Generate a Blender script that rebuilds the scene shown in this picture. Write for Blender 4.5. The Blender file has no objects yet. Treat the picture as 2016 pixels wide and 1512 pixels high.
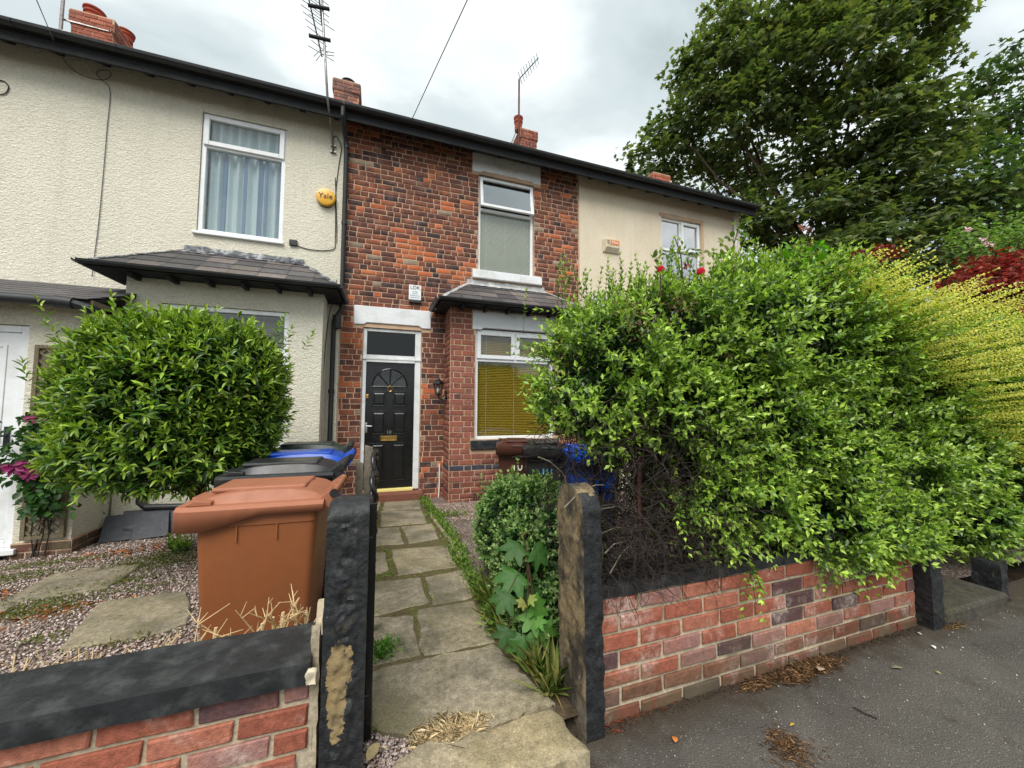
import bpy, math, random
import numpy as np
from mathutils import Vector, Matrix, noise as mnoise
rnd = random.Random(7); rng = np.random.default_rng(11)
sc = bpy.context.scene
col = sc.collection
R = math.radians
# ------------------------------------------------------------------ camera
F_PX, YAW, PIT, ROL = 745.0, R(19.44), R(3.53), R(.23)
D, H = 6.3, 1.37                       # metres from the facade, eye height above the pavement
CAM = np.array([0., -D, H])
_cy, _sy, _cp, _sp = math.cos(YAW), math.sin(YAW), math.cos(PIT), math.sin(PIT)
FWD = np.array([_sy*_cp, _cy*_cp, _sp]); _r0 = np.array([_cy, -_sy, 0.]); _u0 = np.cross(_r0, FWD)
RT = math.cos(ROL)*_r0 + math.sin(ROL)*_u0; UP = -math.sin(ROL)*_r0 + math.cos(ROL)*_u0
cd = bpy.data.cameras.new('camera'); cam = bpy.data.objects.new('camera', cd); col.objects.link(cam)
cd.sensor_width = 36; cd.lens = F_PX/2016*36; cd.clip_start = .02; cd.clip_end = 2000
m3 = Matrix((RT, UP, -FWD)).transposed().to_4x4(); m3.translation = Vector(CAM); cam.matrix_world = m3
sc.camera = cam
# ------------------------------------------------------------------ exposure, sky, sun
vs = sc.view_settings
vs.view_transform = 'Standard'; vs.look = 'None'; vs.gamma = 1; vs.use_curve_mapping = False; vs.exposure = 1.3
SUN_EL, SUN_AZ = R(52), R(208)         # azimuth measured clockwise from +y; behind and to the left of the camera
world = bpy.data.worlds.new('World'); sc.world = world; world.use_nodes = True
nt = world.node_tree; nt.nodes.clear()
def wn(t, **k):
    n = nt.nodes.new(t)
    for a, b in k.items(): setattr(n, a, b)
    return n
sky = wn('ShaderNodeTexSky', sky_type='NISHITA', sun_disc=False, sun_elevation=SUN_EL, sun_rotation=SUN_AZ)
tc = wn('ShaderNodeTexCoord'); sep = wn('ShaderNodeSeparateXYZ'); nt.links.new(tc.outputs['Generated'], sep.inputs[0])
def wmath(op, a, b=None):
    n = wn('ShaderNodeMath', operation=op)
    for i, v in enumerate((a, b)):
        if v is None: continue
        if isinstance(v, (int, float)): n.inputs[i].default_value = v
        else: nt.links.new(v, n.inputs[i])
    return n.outputs[0]
zc = wmath('ADD', wmath('MAXIMUM', sep.outputs[2], 0.0), .16)
cmb = wn('ShaderNodeCombineXYZ')
nt.links.new(wmath('DIVIDE', sep.outputs[0], zc), cmb.inputs[0]); nt.links.new(wmath('DIVIDE', sep.outputs[1], zc), cmb.inputs[1])
def wnoise(scale, det, rough, off, dist=0.):
    mp = wn('ShaderNodeMapping'); mp.inputs['Location'].default_value = off
    mp.inputs['Rotation'].default_value = (0, 0, R(28)); mp.inputs['Scale'].default_value = (1, 1.7, 1)
    nt.links.new(cmb.outputs[0], mp.inputs[0])
    n = wn('ShaderNodeTexNoise'); n.inputs['Scale'].default_value = scale; n.inputs['Detail'].default_value = det
    n.inputs['Roughness'].default_value = rough; n.inputs['Distortion'].default_value = dist
    nt.links.new(mp.outputs[0], n.inputs['Vector']); return n.outputs['Fac']
def wramp(fac, stops):
    n = wn('ShaderNodeValToRGB'); e = n.color_ramp.elements
    e[0].position, e[0].color = stops[0][0], (*stops[0][1], 1)
    e[1].position, e[1].color = stops[-1][0], (*stops[-1][1], 1)
    for p, c in stops[1:-1]:
        x = e.new(p); x.color = (*c, 1)
    n.color_ramp.interpolation = 'EASE'
    nt.links.new(fac, n.inputs[0]); return n.outputs[0]
cl = wramp(wnoise(1.25, 6, .52, (3.1, .7, 0), .25), [(.30, (3.0, 3.5, 3.65)), (.43, (3.9, 4.4, 4.55)), (.57, (5.5, 5.85, 5.95)), (.72, (7.6, 7.75, 7.8))])
gap = wramp(wnoise(.55, 3, .5, (9.4, 2.2, 0)), [(.52, (0, 0, 0)), (.70, (.45, .45, .45))])
mix = wn('ShaderNodeMix', data_type='RGBA'); nt.links.new(gap, mix.inputs[0]); nt.links.new(cl, mix.inputs[6]); nt.links.new(sky.outputs[0], mix.inputs[7])
bgn = wn('ShaderNodeBackground'); bgn.inputs[1].default_value = .075; nt.links.new(mix.outputs[2], bgn.inputs[0])
wo = wn('ShaderNodeOutputWorld'); nt.links.new(bgn.outputs[0], wo.inputs[0])
sl = bpy.data.lights.new('sun', 'SUN'); sl.energy = 1.5; sl.angle = R(38); sl.color = (1, .965, .91)
sun = bpy.data.objects.new('sun', sl); col.objects.link(sun)
sdir = Vector((math.sin(SUN_AZ)*math.cos(SUN_EL), math.cos(SUN_AZ)*math.cos(SUN_EL), math.sin(SUN_EL)))
sun.rotation_euler = sdir.to_track_quat('Z', 'Y').to_euler(); sun.location = sdir*30
# ------------------------------------------------------------------ pixels of the photograph -> points on planes of the place
def ray(px, py): return FWD + RT*(px-1008)/F_PX - UP*(py-756)/F_PX
def aty(px, py, y): d = ray(px, py); return Vector(CAM + d*(y+D)/d[1])
def atz(px, py, z): d = ray(px, py); return Vector(CAM + d*(z-H)/d[2])
def G(y, x=1.): return -.09 - .035*y + .025*min(x, 0.)   # the garden falls gently from the street to the house
def atg(px, py, dz=0.):
    d = ray(px, py); out = None
    for k in (.025, 0.):
        t = (-.09 + dz - .035*CAM[1] + k*CAM[0] - CAM[2])/(d[2] + .035*d[1] - k*d[0]); out = Vector(CAM + d*t)
        if k and out.x < 0: break
    return out
# ------------------------------------------------------------------ materials
def srgb(r, g, b):
    return tuple((c/255/12.92 if c <= 10 else ((c/255+.055)/1.055)**2.4) for c in (r, g, b))
class NT:
    def __init__(s, name):
        s.m = bpy.data.materials.new(name); s.m.use_nodes = True; s.t = s.m.node_tree; s.t.nodes.clear()
        s.out = s.n('ShaderNodeOutputMaterial'); s.p = s.n('ShaderNodeBsdfPrincipled'); s.l(s.p.outputs[0], s.out.inputs[0])
    def n(s, t, **k):
        n = s.t.nodes.new(t)
        for a, b in k.items(): setattr(n, a, b)
        return n
    def l(s, a, b): s.t.links.new(a, b)
    def set(s, i, v):
        if isinstance(v, bpy.types.NodeSocket): s.l(v, i)
        elif isinstance(v, (tuple, list)) and len(v) == 3 and i.type == 'RGBA': i.default_value = (*v, 1)
        else: i.default_value = v
    def math(s, op, a, b=0., clamp=False):
        n = s.n('ShaderNodeMath', operation=op, use_clamp=clamp); s.set(n.inputs[0], a); s.set(n.inputs[1], b); return n.outputs[0]
    def co(s, kind='Object', scale=(1, 1, 1), rot=(0, 0, 0)):
        if kind == 'Position': o = s.n('ShaderNodeNewGeometry').outputs['Position']
        else: o = s.n('ShaderNodeTexCoord').outputs[kind]
        mp = s.n('ShaderNodeMapping'); mp.inputs['Scale'].default_value = scale; mp.inputs['Rotation'].default_value = rot
        s.l(o, mp.inputs[0]); return mp.outputs[0]
    def noise(s, vec, scale, det=4, rough=.55, dist=0.):
        n = s.n('ShaderNodeTexNoise'); s.l(vec, n.inputs['Vector']); n.inputs['Scale'].default_value = scale
        n.inputs['Detail'].default_value = det; n.inputs['Roughness'].default_value = rough; n.inputs['Distortion'].default_value = dist
        return n.outputs['Fac']
    def voro(s, vec, scale, feature='F1'):
        n = s.n('ShaderNodeTexVoronoi', feature=feature); s.l(vec, n.inputs['Vector']); n.inputs['Scale'].default_value = scale; return n.outputs
    def ramp(s, f, stops):
        n = s.n('ShaderNodeValToRGB'); e = n.color_ramp.elements
        def c(v): return (v, v, v, 1) if isinstance(v, (int, float)) else (*v, 1)
        e[0].position, e[0].color = stops[0][0], c(stops[0][1]); e[1].position, e[1].color = stops[-1][0], c(stops[-1][1])
        for p, v in stops[1:-1]: e.new(p).color = c(v)
        s.set(n.inputs[0], f); return n.outputs[0]
    def mix(s, f, a, b, mode='MIX'):
        n = s.n('ShaderNodeMix', data_type='RGBA', blend_type=mode); s.set(n.inputs[0], f); s.set(n.inputs[6], a); s.set(n.inputs[7], b); return n.outputs[2]
    def bump(s, h, strength=.3, dist=.01, nrm=None):
        n = s.n('ShaderNodeBump'); n.inputs['Strength'].default_value = strength; n.inputs['Distance'].default_value = dist
        s.l(h, n.inputs['Height'])
        if nrm is not None: s.l(nrm, n.inputs['Normal'])
        return n.outputs[0]
    def fin(s, base=None, rough=None, nrm=None, spec=None, metal=None):
        if base is not None: s.set(s.p.inputs['Base Color'], base)
        if rough is not None: s.set(s.p.inputs['Roughness'], rough)
        if nrm is not None: s.l(nrm, s.p.inputs['Normal'])
        if spec is not None: s.set(s.p.inputs['Specular IOR Level'], spec)
        if metal is not None: s.set(s.p.inputs['Metallic'], metal)
        return s.m
M = {}
def plain(name, c, rough=.5, spec=.5, metal=0., grain=.12, gs=30., bump=.15, bd=.002, dirt=None, ds=3., co='Position'):
    s = NT(name); v = s.co(co)
    n1 = s.noise(v, gs, 5); n2 = s.noise(v, ds, 4, .6)
    b = s.mix(1., c, s.ramp(n1, [(.25, 1-grain), (.75, 1+grain)]), 'MULTIPLY')
    if dirt: b = s.mix(s.ramp(n2, [(.48, 0), (.72, dirt[1])]), b, dirt[0])
    r = s.ramp(n2, [(.3, max(rough-.08, .02)), (.7, min(rough+.1, 1))])
    M[name] = s.fin(b, r, s.bump(n1, bump, bd), spec, metal); return M[name]
def brick_mat(name, use_obj, spall_c, eff=.15, moss=0., burnt=.0):
    s = NT(name); v = s.co('Position')
    if use_obj: oi = s.n('ShaderNodeObjectInfo'); bc, al = oi.outputs['Color'], oi.outputs['Alpha']
    else: at = s.n('ShaderNodeAttribute', attribute_name='Col'); bc, al = at.outputs['Color'], at.outputs['Alpha']
    nA = s.noise(v, 9, 5, .62, .4); nB = s.noise(v, 55, 5, .6); nC = s.noise(v, 4.2, 4, .6); nD = s.noise(v, 170, 3, .6)
    base = s.mix(1., bc, s.ramp(nB, [(.25, .68), (.72, 1.3)]), 'MULTIPLY')
    sp = s.math('MULTIPLY', s.ramp(nA, [(.5, 0), (.6, 1)]), al, True)
    base = s.mix(sp, base, s.mix(1., spall_c, s.ramp(nB, [(.25, .55), (.75, 1.35)]), 'MULTIPLY'))
    base = s.mix(s.math('MULTIPLY', s.ramp(nC, [(.53, 0), (.70, 1)]), s.ramp(nB, [(.4, eff*.25), (.62, eff)]), True), base, srgb(212, 196, 186))
    base = s.mix(s.ramp(nD, [(.66, 0), (.75, .32)]), base, srgb(205, 180, 165))
    if moss:
        z = s.n('ShaderNodeSeparateXYZ'); s.l(s.n('ShaderNodeNewGeometry').outputs['Position'], z.inputs[0])
        mk = s.math('MULTIPLY', s.ramp(z.outputs[2], [(.02, 1), (.28, 0)]), s.ramp(nA, [(.35, 0), (.55, moss)]), True)
        base = s.mix(mk, base, srgb(84, 80, 62))
    hgt = s.math('ADD', s.math('MULTIPLY', nB, .5), s.math('SUBTRACT', nD, s.math('MULTIPLY', sp, 1.1)))
    M[name] = s.fin(base, s.ramp(nB, [(.3, .72), (.7, .95)]), s.bump(hgt, .75, .004), .25)
def leaf_mat(name, rough=.42, trans=.35, spec=.45, tint=(1.25, 1.5, .45)):
    s = NT(name); at = s.n('ShaderNodeAttribute', attribute_name='Col')
    v = s.co('Position'); n1 = s.noise(v, 60, 3)
    b = s.mix(1., at.outputs['Color'], s.ramp(n1, [(.25, .82), (.75, 1.18)]), 'MULTIPLY')
    s.fin(b, rough, None, spec)
    tr = s.n('ShaderNodeBsdfTranslucent'); s.l(s.mix(1., b, tint, 'MULTIPLY'), tr.inputs[0])
    mx = s.n('ShaderNodeMixShader'); mx.inputs[0].default_value = trans
    s.l(s.p.outputs[0], mx.inputs[1]); s.l(tr.outputs[0], mx.inputs[2]); s.l(mx.outputs[0], s.out.inputs[0]); M[name] = s.m
def glass_mat(name, tint=(.9, .93, .92), refl=1.0, rough=.0, rip=0.):
    s = NT(name); tb = s.n('ShaderNodeBsdfTransparent'); tb.inputs[0].default_value = (*tint, 1)
    gl = s.n('ShaderNodeBsdfGlossy'); gl.inputs['Roughness'].default_value = rough
    ge = s.n('ShaderNodeNewGeometry'); dt_ = s.n('ShaderNodeVectorMath', operation='DOT_PRODUCT'); s.l(ge.outputs['Incoming'], dt_.inputs[0]); s.l(ge.outputs['Normal'], dt_.inputs[1])
    fr = s.math('ADD', .045, s.math('MULTIPLY', .95, s.math('POWER', s.math('SUBTRACT', 1., s.math('ABSOLUTE', dt_.outputs['Value'])), 5.)))
    v = s.co('Position'); n = s.noise(v, 2.2, 2)
    nb = s.bump(n, .06 if not rip else rip, .02); s.l(nb, gl.inputs['Normal'])
    mx = s.n('ShaderNodeMixShader'); s.l(s.math('MULTIPLY', fr, 1.7*refl, True), mx.inputs[0])
    s.l(tb.outputs[0], mx.inputs[1]); s.l(gl.outputs[0], mx.inputs[2]); s.l(mx.outputs[0], s.out.inputs[0]); M[name] = s.m
def render_mat(name, c, scale, strength, dirtc):
    s = NT(name); v = s.co('Position')
    a = s.noise(v, scale, 4, .6, .6); w = s.noise(s.co('Position', (1, 1, 2.3), (0, R(18), 0)), scale*.55, 3, .55, .8)
    big = s.noise(s.co('Position', (1, 1, .35)), 1.1, 4, .6); mid = s.noise(v, 6, 5, .65)
    h = s.math('ADD', a, s.math('MULTIPLY', w, .9))
    b = s.mix(s.ramp(big, [(.4, 0), (.68, .42)]), c, dirtc)
    b = s.mix(s.ramp(mid, [(.55, 0), (.75, .25)]), b, dirtc)
    stk = s.noise(s.co('Position', (7, 7, .35)), 1.6, 5, .62); b = s.mix(s.ramp(stk, [(.56, 0), (.76, .16)]), b, tuple(v*.62 for v in dirtc))
    b = s.mix(1., b, s.ramp(a, [(.3, .86), (.7, 1.08)]), 'MULTIPLY')
    M[name] = s.fin(b, .9, s.bump(h, strength, .02), .2)
def stone_mat(name, c1, c2, c3, scale=5., moss=.0, co='Position'):
    s = NT(name); v = s.co(co)
    a = s.noise(v, scale, 6, .62, .3); b_ = s.noise(v, scale*7, 5, .65); c = s.noise(v, scale*.35, 4, .6); d = s.noise(v, scale*30, 3)
    b = s.mix(s.ramp(a, [(.38, 0), (.62, 1)]), c1, c2)
    b = s.mix(s.ramp(c, [(.45, 0), (.65, .7)]), b, c3)
    b = s.mix(1., b, s.ramp(b_, [(.25, .55), (.75, 1.35)]), 'MULTIPLY')
    b = s.mix(1., b, s.ramp(d, [(.3, .7), (.7, 1.25)]), 'MULTIPLY')
    b = s.mix(s.ramp(d, [(.66, 0), (.74, .5)]), b, srgb(190, 182, 160))
    if moss: b = s.mix(s.math('MULTIPLY', s.ramp(a, [(.5, 0), (.62, 1)]), s.ramp(b_, [(.4, 0), (.6, moss)]), True), b, srgb(92, 96, 48))
    h = s.math('ADD', s.math('MULTIPLY', a, .6), s.math('ADD', s.math('MULTIPLY', b_, .5), s.math('MULTIPLY', d, .2)))
    M[name] = s.fin(b, s.ramp(b_, [(.3, .7), (.7, .95)]), s.bump(h, .6, .006), .25)
brick_mat('brick_face', True, srgb(176, 100, 64)); brick_mat('brick_face_joined', False, srgb(176, 100, 64))
brick_mat('wall_brick', True, srgb(170, 106, 82), eff=.78, moss=.8)
plain('mortar', srgb(196, 166, 140), .95, .1, grain=.25, gs=70, bump=.5, bd=.004, dirt=(srgb(110, 92, 78), .6), ds=2.5)
plain('wall_mortar', srgb(184, 170, 146), .95, .1, grain=.28, gs=60, bump=.7, bd=.006, dirt=(srgb(98, 90, 74), .8), ds=5)
render_mat('cream_render', srgb(226, 221, 203), 42, .8, srgb(198, 194, 172))
render_mat('pale_render', srgb(226, 214, 192), 80, .5, srgb(200, 182, 148))
plain('white_plastic', (.80, .82, .83), .3, .5, grain=.02, gs=8, bump=.02, dirt=(srgb(188, 186, 176), .35), ds=6)
plain('white_paint', (.74, .76, .77), .5, .4, grain=.05, gs=18, bump=.2, dirt=(srgb(172, 170, 160), .5), ds=5)
plain('black_paint', (.009, .009, .010), .2, .5, grain=.3, gs=40, bump=.05, bd=.001, dirt=(srgb(40, 40, 42), .12), ds=9)
plain('black_plastic', (.016, .017, .018), .38, .5, grain=.2, gs=20, bump=.05, dirt=(srgb(70, 70, 68), .35), ds=7)
plain('black_masonry_paint', (.018, .020, .022), .5, .45, grain=.45, gs=16, bump=.8, bd=.008, dirt=(srgb(84, 86, 84), .55), ds=14)
plain('gutter_black', (.02, .022, .024), .5, .4, grain=.3, gs=22, bump=.1, dirt=(srgb(66, 70, 66), .4), ds=5)
plain('eave_timber', (.022, .023, .025), .7, .2, grain=.3, gs=25, bump=.3)
plain('lead', srgb(150, 150, 150), .6, .4, grain=.2, gs=25, bump=.5, bd=.004, dirt=(srgb(206, 206, 204), .9), ds=9)
plain('bitumen', srgb(44, 48, 58), .5, .5, grain=.3, gs=25, bump=.6, bd=.006, dirt=(srgb(210, 212, 214), .8), ds=11)
plain('brown_bin', srgb(140, 84, 50), .42, .5, grain=.05, gs=25, bump=.04, dirt=(srgb(116, 72, 48), .5), ds=3)
plain('brown_lid', srgb(156, 98, 70), .58, .5, grain=.06, gs=25, bump=.05, dirt=(srgb(136, 84, 60), .6), ds=4)
plain('dark_brown_bin', srgb(74, 40, 30), .45, .5, grain=.08, gs=25, bump=.04)
plain('blue_bin', srgb(8, 70, 170), .35, .5, grain=.06, gs=25, bump=.04)
plain('green_lid', srgb(42, 54, 50), .4, .5, grain=.1, gs=25, bump=.04, dirt=(srgb(70, 82, 76), .5), ds=4)
plain('rubber', (.02, .02, .02), .8, .3)
plain('brass', srgb(196, 160, 92), .3, .5, 1., grain=.05)
plain('chrome', srgb(200, 200, 200), .25, .5, 1., grain=.05)
plain('galvanised', srgb(150, 146, 144), .45, .5, .8, grain=.2, gs=30, dirt=(srgb(96, 70, 58), .6), ds=20)
plain('rusty_pole', srgb(98, 62, 52), .7, .4, .3, grain=.25, gs=30)
plain('aerial_dark', srgb(50, 48, 50), .6, .4, .3)
plain('cable_black', (.02, .02, .021), .6, .3); plain('cable_grey', srgb(96, 98, 100), .6, .3)
plain('grey_timber', srgb(128, 120, 106), .9, .2, grain=.35, gs=35, bump=.6, bd=.005, dirt=(srgb(84, 80, 66), .7), ds=8)
plain('trellis_wood', srgb(116, 106, 86), .9, .2, grain=.3, gs=35, bump=.4, bd=.003)
plain('yellow_plastic', srgb(222, 166, 44), .35, .5, grain=.03, gs=8); plain('ivory_plastic', srgb(206, 196, 170), .5, .4, grain=.05, gs=10, dirt=(srgb(170, 150, 110), .5), ds=8)
plain('orange_label', srgb(210, 130, 70), .5, .4); plain('print_black', (.01, .01, .01), .5, .3); plain('print_white', (.8, .8, .8), .5, .3); plain('print_blue', srgb(70, 170, 225), .5, .3)
plain('print_grey', srgb(140, 160, 165), .5, .3)
plain('bark', srgb(78, 66, 54), .95, .15, grain=.4, gs=22, bump=.9, bd=.02)
plain('twig', srgb(54, 47, 43), .9, .2, grain=.35, gs=60, bump=.3); plain('dry_twig', srgb(206, 180, 136), .85, .2, grain=.2, gs=60, bump=.3)
plain('green_stem', srgb(96, 104, 52), .7, .3); plain('rose_stem', srgb(74, 58, 40), .7, .3)
plain('petal_red', srgb(205, 24, 52), .5, .3, grain=.2, gs=60); plain('petal_purple', srgb(120, 22, 78), .5, .3, grain=.2, gs=40); plain('petal_pink', srgb(232, 190, 200), .5, .3)
plain('petal_dry', srgb(150, 96, 82), .8, .2)
plain('joint_dirt', srgb(92, 82, 60), .97, .1, grain=.4, gs=40, bump=.8, bd=.01, dirt=(srgb(88, 98, 48), .8), ds=7)
plain('soil', srgb(74, 62, 50), .97, .1, grain=.4, gs=30, bump=.8, bd=.02, dirt=(srgb(120, 104, 84), .6), ds=4)
plain('interior', srgb(120, 108, 92), .9, .1); plain('dark_interior', srgb(40, 38, 36), .9, .1)
plain('curtain', srgb(206, 216, 222), .9, .1, grain=.03, gs=60, bump=.05); plain('curtain_stripe', srgb(120, 142, 172), .9, .1)
plain('blind_grey', srgb(196, 192, 176), .6, .3, grain=.03, gs=10, bump=.02); plain('blind_gold', srgb(176, 142, 40), .45, .4, grain=.08, gs=10, bump=.02)
plain('red_step', srgb(122, 78, 64), .7, .3, grain=.2, gs=40, bump=.3); plain('yellow_strip', srgb(238, 224, 140), .5, .3)
plain('terracotta', srgb(160, 72, 52), .8, .3, grain=.2, gs=30, bump=.3); plain('pot_black', (.015, .015, .016), .6, .3)
leaf_mat('leaf_glossy', .32, .22, .5); leaf_mat('leaf_soft', .5, .38, .35); leaf_mat('leaf_tree', .55, .42, .3, (1.15, 1.28, .5))
leaf_mat('leaf_red', .55, .35, .3, (1.3, .8, .7)); leaf_mat('leaf_yellow', .55, .5, .3, (1.25, 1.35, .7)); leaf_mat('leaf_dry', .8, .1, .2, (1, 1, 1))
glass_mat('glass'); glass_mat('glass_bright', (.85, .88, .9), 5.5); glass_mat('glass_dim', (.42, .44, .44), 1.0); glass_mat('glass_frosted', (.10, .105, .105), .7, .18, .5)
stone_mat('flagstone', srgb(150, 140, 120), srgb(112, 105, 90), srgb(154, 142, 112), 4.2, .4)
stone_mat('gatestone_flag', srgb(168, 155, 130), srgb(130, 120, 100), srgb(160, 145, 110), 4.5, .3)
def slate_mat():
    s = NT('slate'); oi = s.n('ShaderNodeObjectInfo'); v = s.co('Position'); n = s.noise(v, 14, 5, .6); m = s.noise(v, 60, 3)
    b = s.mix(1., oi.outputs['Color'], s.ramp(n, [(.25, .7), (.75, 1.25)]), 'MULTIPLY')
    b = s.mix(s.ramp(n, [(.62, 0), (.75, .3)]), b, srgb(130, 128, 116))
    M['slate'] = s.fin(b, s.ramp(m, [(.3, .45), (.7, .7)]), s.bump(n, .35, .004), .4)
slate_mat()
def asphalt():
    s = NT('asphalt'); v = s.co('Position'); f = s.voro(v, 150); g = s.noise(v, 320, 2); big = s.noise(v, 1.6, 5, .62, .5); mid = s.noise(v, 9, 5, .65)
    b = s.mix(s.ramp(big, [(.35, 0), (.7, 1)]), srgb(74, 71, 66), srgb(98, 94, 88))
    b = s.mix(s.ramp(mid, [(.55, 0), (.75, .6)]), b, srgb(64, 58, 52))
    b = s.mix(1., b, s.ramp(g, [(.3, .55), (.7, 1.5)]), 'MULTIPLY')
    sp = s.n('ShaderNodeSeparateColor'); s.l(f[1], sp.inputs[0])
    b = s.mix(s.math('MULTIPLY', s.ramp(sp.outputs[0], [(.90, 0), (.94, 1)]), s.ramp(f[0], [(.2, .75), (.45, 0)]), True), b, srgb(172, 168, 160))
    ps = s.n('ShaderNodeSeparateXYZ'); s.l(s.n('ShaderNodeNewGeometry').outputs['Position'], ps.inputs[0])
    edge = s.math('MULTIPLY', s.ramp(s.math('ADD', ps.outputs[1], s.math('MULTIPLY', mid, .35)), [(-4.98+.175-.02+5-5, 0), (1, 0)]), 0.)
    dq = s.math('ADD', s.math('MULTIPLY', s.math('ADD', ps.outputs[1], 4.80), 5.), s.math('MULTIPLY', s.math('SUBTRACT', mid, .5), 2.2))
    b = s.mix(s.ramp(dq, [(-.9+1.0, 0), (1.0, .0)]) if 0 else s.ramp(s.math('ADD', dq, 1.), [(.0, 0), (.75, .85)]), b, srgb(66, 56, 44))
    M['asphalt'] = s.fin(b, s.ramp(mid, [(.3, .75), (.7, .92)]), s.bump(s.math('ADD', f[0], g), .7, .006), .3)
asphalt()
def gravel_mat():
    s = NT('gravel_bed'); v = s.co('Position'); f = s.voro(v, 70); n = s.noise(v, 2.4, 5, .6)
    sp = s.n('ShaderNodeSeparateColor'); s.l(f[1], sp.inputs[0])
    b = s.ramp(sp.outputs[0], [(.0, srgb(96, 82, 76)), (.35, srgb(150, 132, 122)), (.7, srgb(186, 170, 160)), (1, srgb(120, 104, 96))])
    b = s.mix(s.ramp(f[0], [(.3, 0), (.7, .85)]), b, srgb(66, 56, 48)); b = s.mix(s.ramp(n, [(.5, 0), (.66, .7)]), b, srgb(92, 80, 60))
    M['gravel_bed'] = s.fin(b, .9, s.bump(s.math('SUBTRACT', 1., f[0]), .9, .012), .2)
gravel_mat()
def pebble_mat():
    s = NT('pebble'); at = s.n('ShaderNodeAttribute', attribute_name='Col'); M['pebble'] = s.fin(at.outputs['Color'], .8, None, .3)
pebble_mat()
def post_mat(name, peel):
    # masonry paint over sandstone; `peel` = list of (x, z, rx, rz) bare patches in world metres, plus worn edges from noise
    s = NT(name); v = s.co('Position'); n = s.noise(v, 7, 6, .65, .5); f = s.noise(v, 38, 5, .65); st = s.noise(s.co('Position', (1, 1, .22)), 16, 5, .65, .6)
    stone = s.mix(s.ramp(f, [(.3, 0), (.7, 1)]), srgb(150, 128, 88), srgb(112, 98, 72))
    stone = s.mix(s.ramp(n, [(.5, 0), (.66, .7)]), stone, srgb(96, 88, 74))
    paint = s.mix(s.ramp(f, [(.35, 0), (.75, 1)]), srgb(24, 25, 27), srgb(52, 53, 55))
    paint = s.mix(s.ramp(n, [(.58, 0), (.74, .55)]), paint, srgb(100, 92, 74))
    paint = s.mix(s.ramp(f, [(.70, 0), (.76, .6)]), paint, srgb(150, 148, 140))
    sx = s.n('ShaderNodeSeparateXYZ'); s.l(s.n('ShaderNodeNewGeometry').outputs['Position'], sx.inputs[0])
    mk = None
    for (x, z, rx, rz) in peel:
        a = s.math('POWER', s.math('DIVIDE', s.math('SUBTRACT', sx.outputs[0], x), rx), 2.); b = s.math('POWER', s.math('DIVIDE', s.math('SUBTRACT', sx.outputs[2], z), rz), 2.)
        d = s.math('ADD', s.math('ADD', a, b), s.math('ADD', s.math('MULTIPLY', s.math('SUBTRACT', n, .5), 3.2), s.math('MULTIPLY', s.math('SUBTRACT', f, .5), 2.4)))
        e = s.ramp(d, [(.9, 1), (1.0, 0)]); mk = e if mk is None else s.math('MAXIMUM', mk, e)
    w = s.ramp(st, [(.60, 0), (.66, 1)]) if name == 'post_worn' else s.ramp(st, [(.72, 0), (.76, .8)])
    mk = w if mk is None else s.math('MAXIMUM', mk, w)
    M[name] = s.fin(s.mix(mk, paint, stone), s.ramp(mk, [(0, .5), (1, .9)]), s.bump(s.math('ADD', s.math('ADD', f, s.math('MULTIPLY', n, 1.5)), s.math('MULTIPLY', mk, -.3)), .8, .008), .4)
post_mat('post_black', [(-.098, .50, .040, .085), (-.104, .385, .030, .10)])
def post_side():
    s = NT('post_worn'); v = s.co('Position'); n = s.noise(s.co('Position', (1, 1, .7)), 9, 7, .7, .4); f = s.noise(v, 40, 5, .65); b2 = s.noise(s.co('Position', (1, 1, .6)), 5.5, 4, .6)
    b = s.mix(s.ramp(f, [(.3, 0), (.7, 1)]), srgb(150, 130, 96), srgb(112, 98, 76))
    b = s.mix(s.ramp(n, [(.42, 0), (.57, .92)]), b, srgb(50, 47, 44)); b = s.mix(s.ramp(b2, [(.5, 0), (.7, .6)]), b, srgb(120, 116, 106))
    b = s.mix(s.ramp(f, [(.66, 0), (.74, .7)]), b, srgb(190, 184, 170))
    M['post_worn'] = s.fin(b, .85, s.bump(s.math('ADD', f, n), .8, .01), .3)
post_side()
post_mat('post_dark', [])
stone_mat('shaded_stone', srgb(78, 75, 68), srgb(58, 55, 50), srgb(84, 80, 68), 5., .3)  # flagstone variant with the shade over the neighbouring step put into its colour
# ------------------------------------------------------------------ object helpers
WM = {}
def tag(o, label=None, cat=None, group=None, kind=None):
    if label: o['label'] = label
    if cat: o['category'] = cat
    if group: o['group'] = group
    if kind: o['kind'] = kind
    return o
def thing(name, label, cat, loc=(0, 0, 0), group=None, rotz=0.):
    o = bpy.data.objects.new(name, None); col.objects.link(o); o.location = loc; o.rotation_euler = (0, 0, rotz); o.empty_display_size = .1
    WM[o] = Matrix.Translation(Vector(loc)) @ Matrix.Rotation(rotz, 4, 'Z'); return tag(o, label, cat, group)
def link(name, me, mat, parent=None, local=False, loc=None, rot=None, scale=None, color=None):
    o = bpy.data.objects.new(name, me); col.objects.link(o)
    if mat is not None and not me.materials: me.materials.append(M[mat] if isinstance(mat, str) else mat)
    if loc is not None: o.location = loc
    if rot is not None: o.rotation_euler = rot
    if scale is not None: o.scale = scale
    if color is not None: o.color = color
    if parent is not None:
        o.parent = parent
        if not local: o.matrix_parent_inverse = WM.get(parent, Matrix()).inverted()
    WM[o] = Matrix() if (loc is None and rot is None) else Matrix.Translation(Vector(loc or (0, 0, 0)))
    return o
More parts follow.
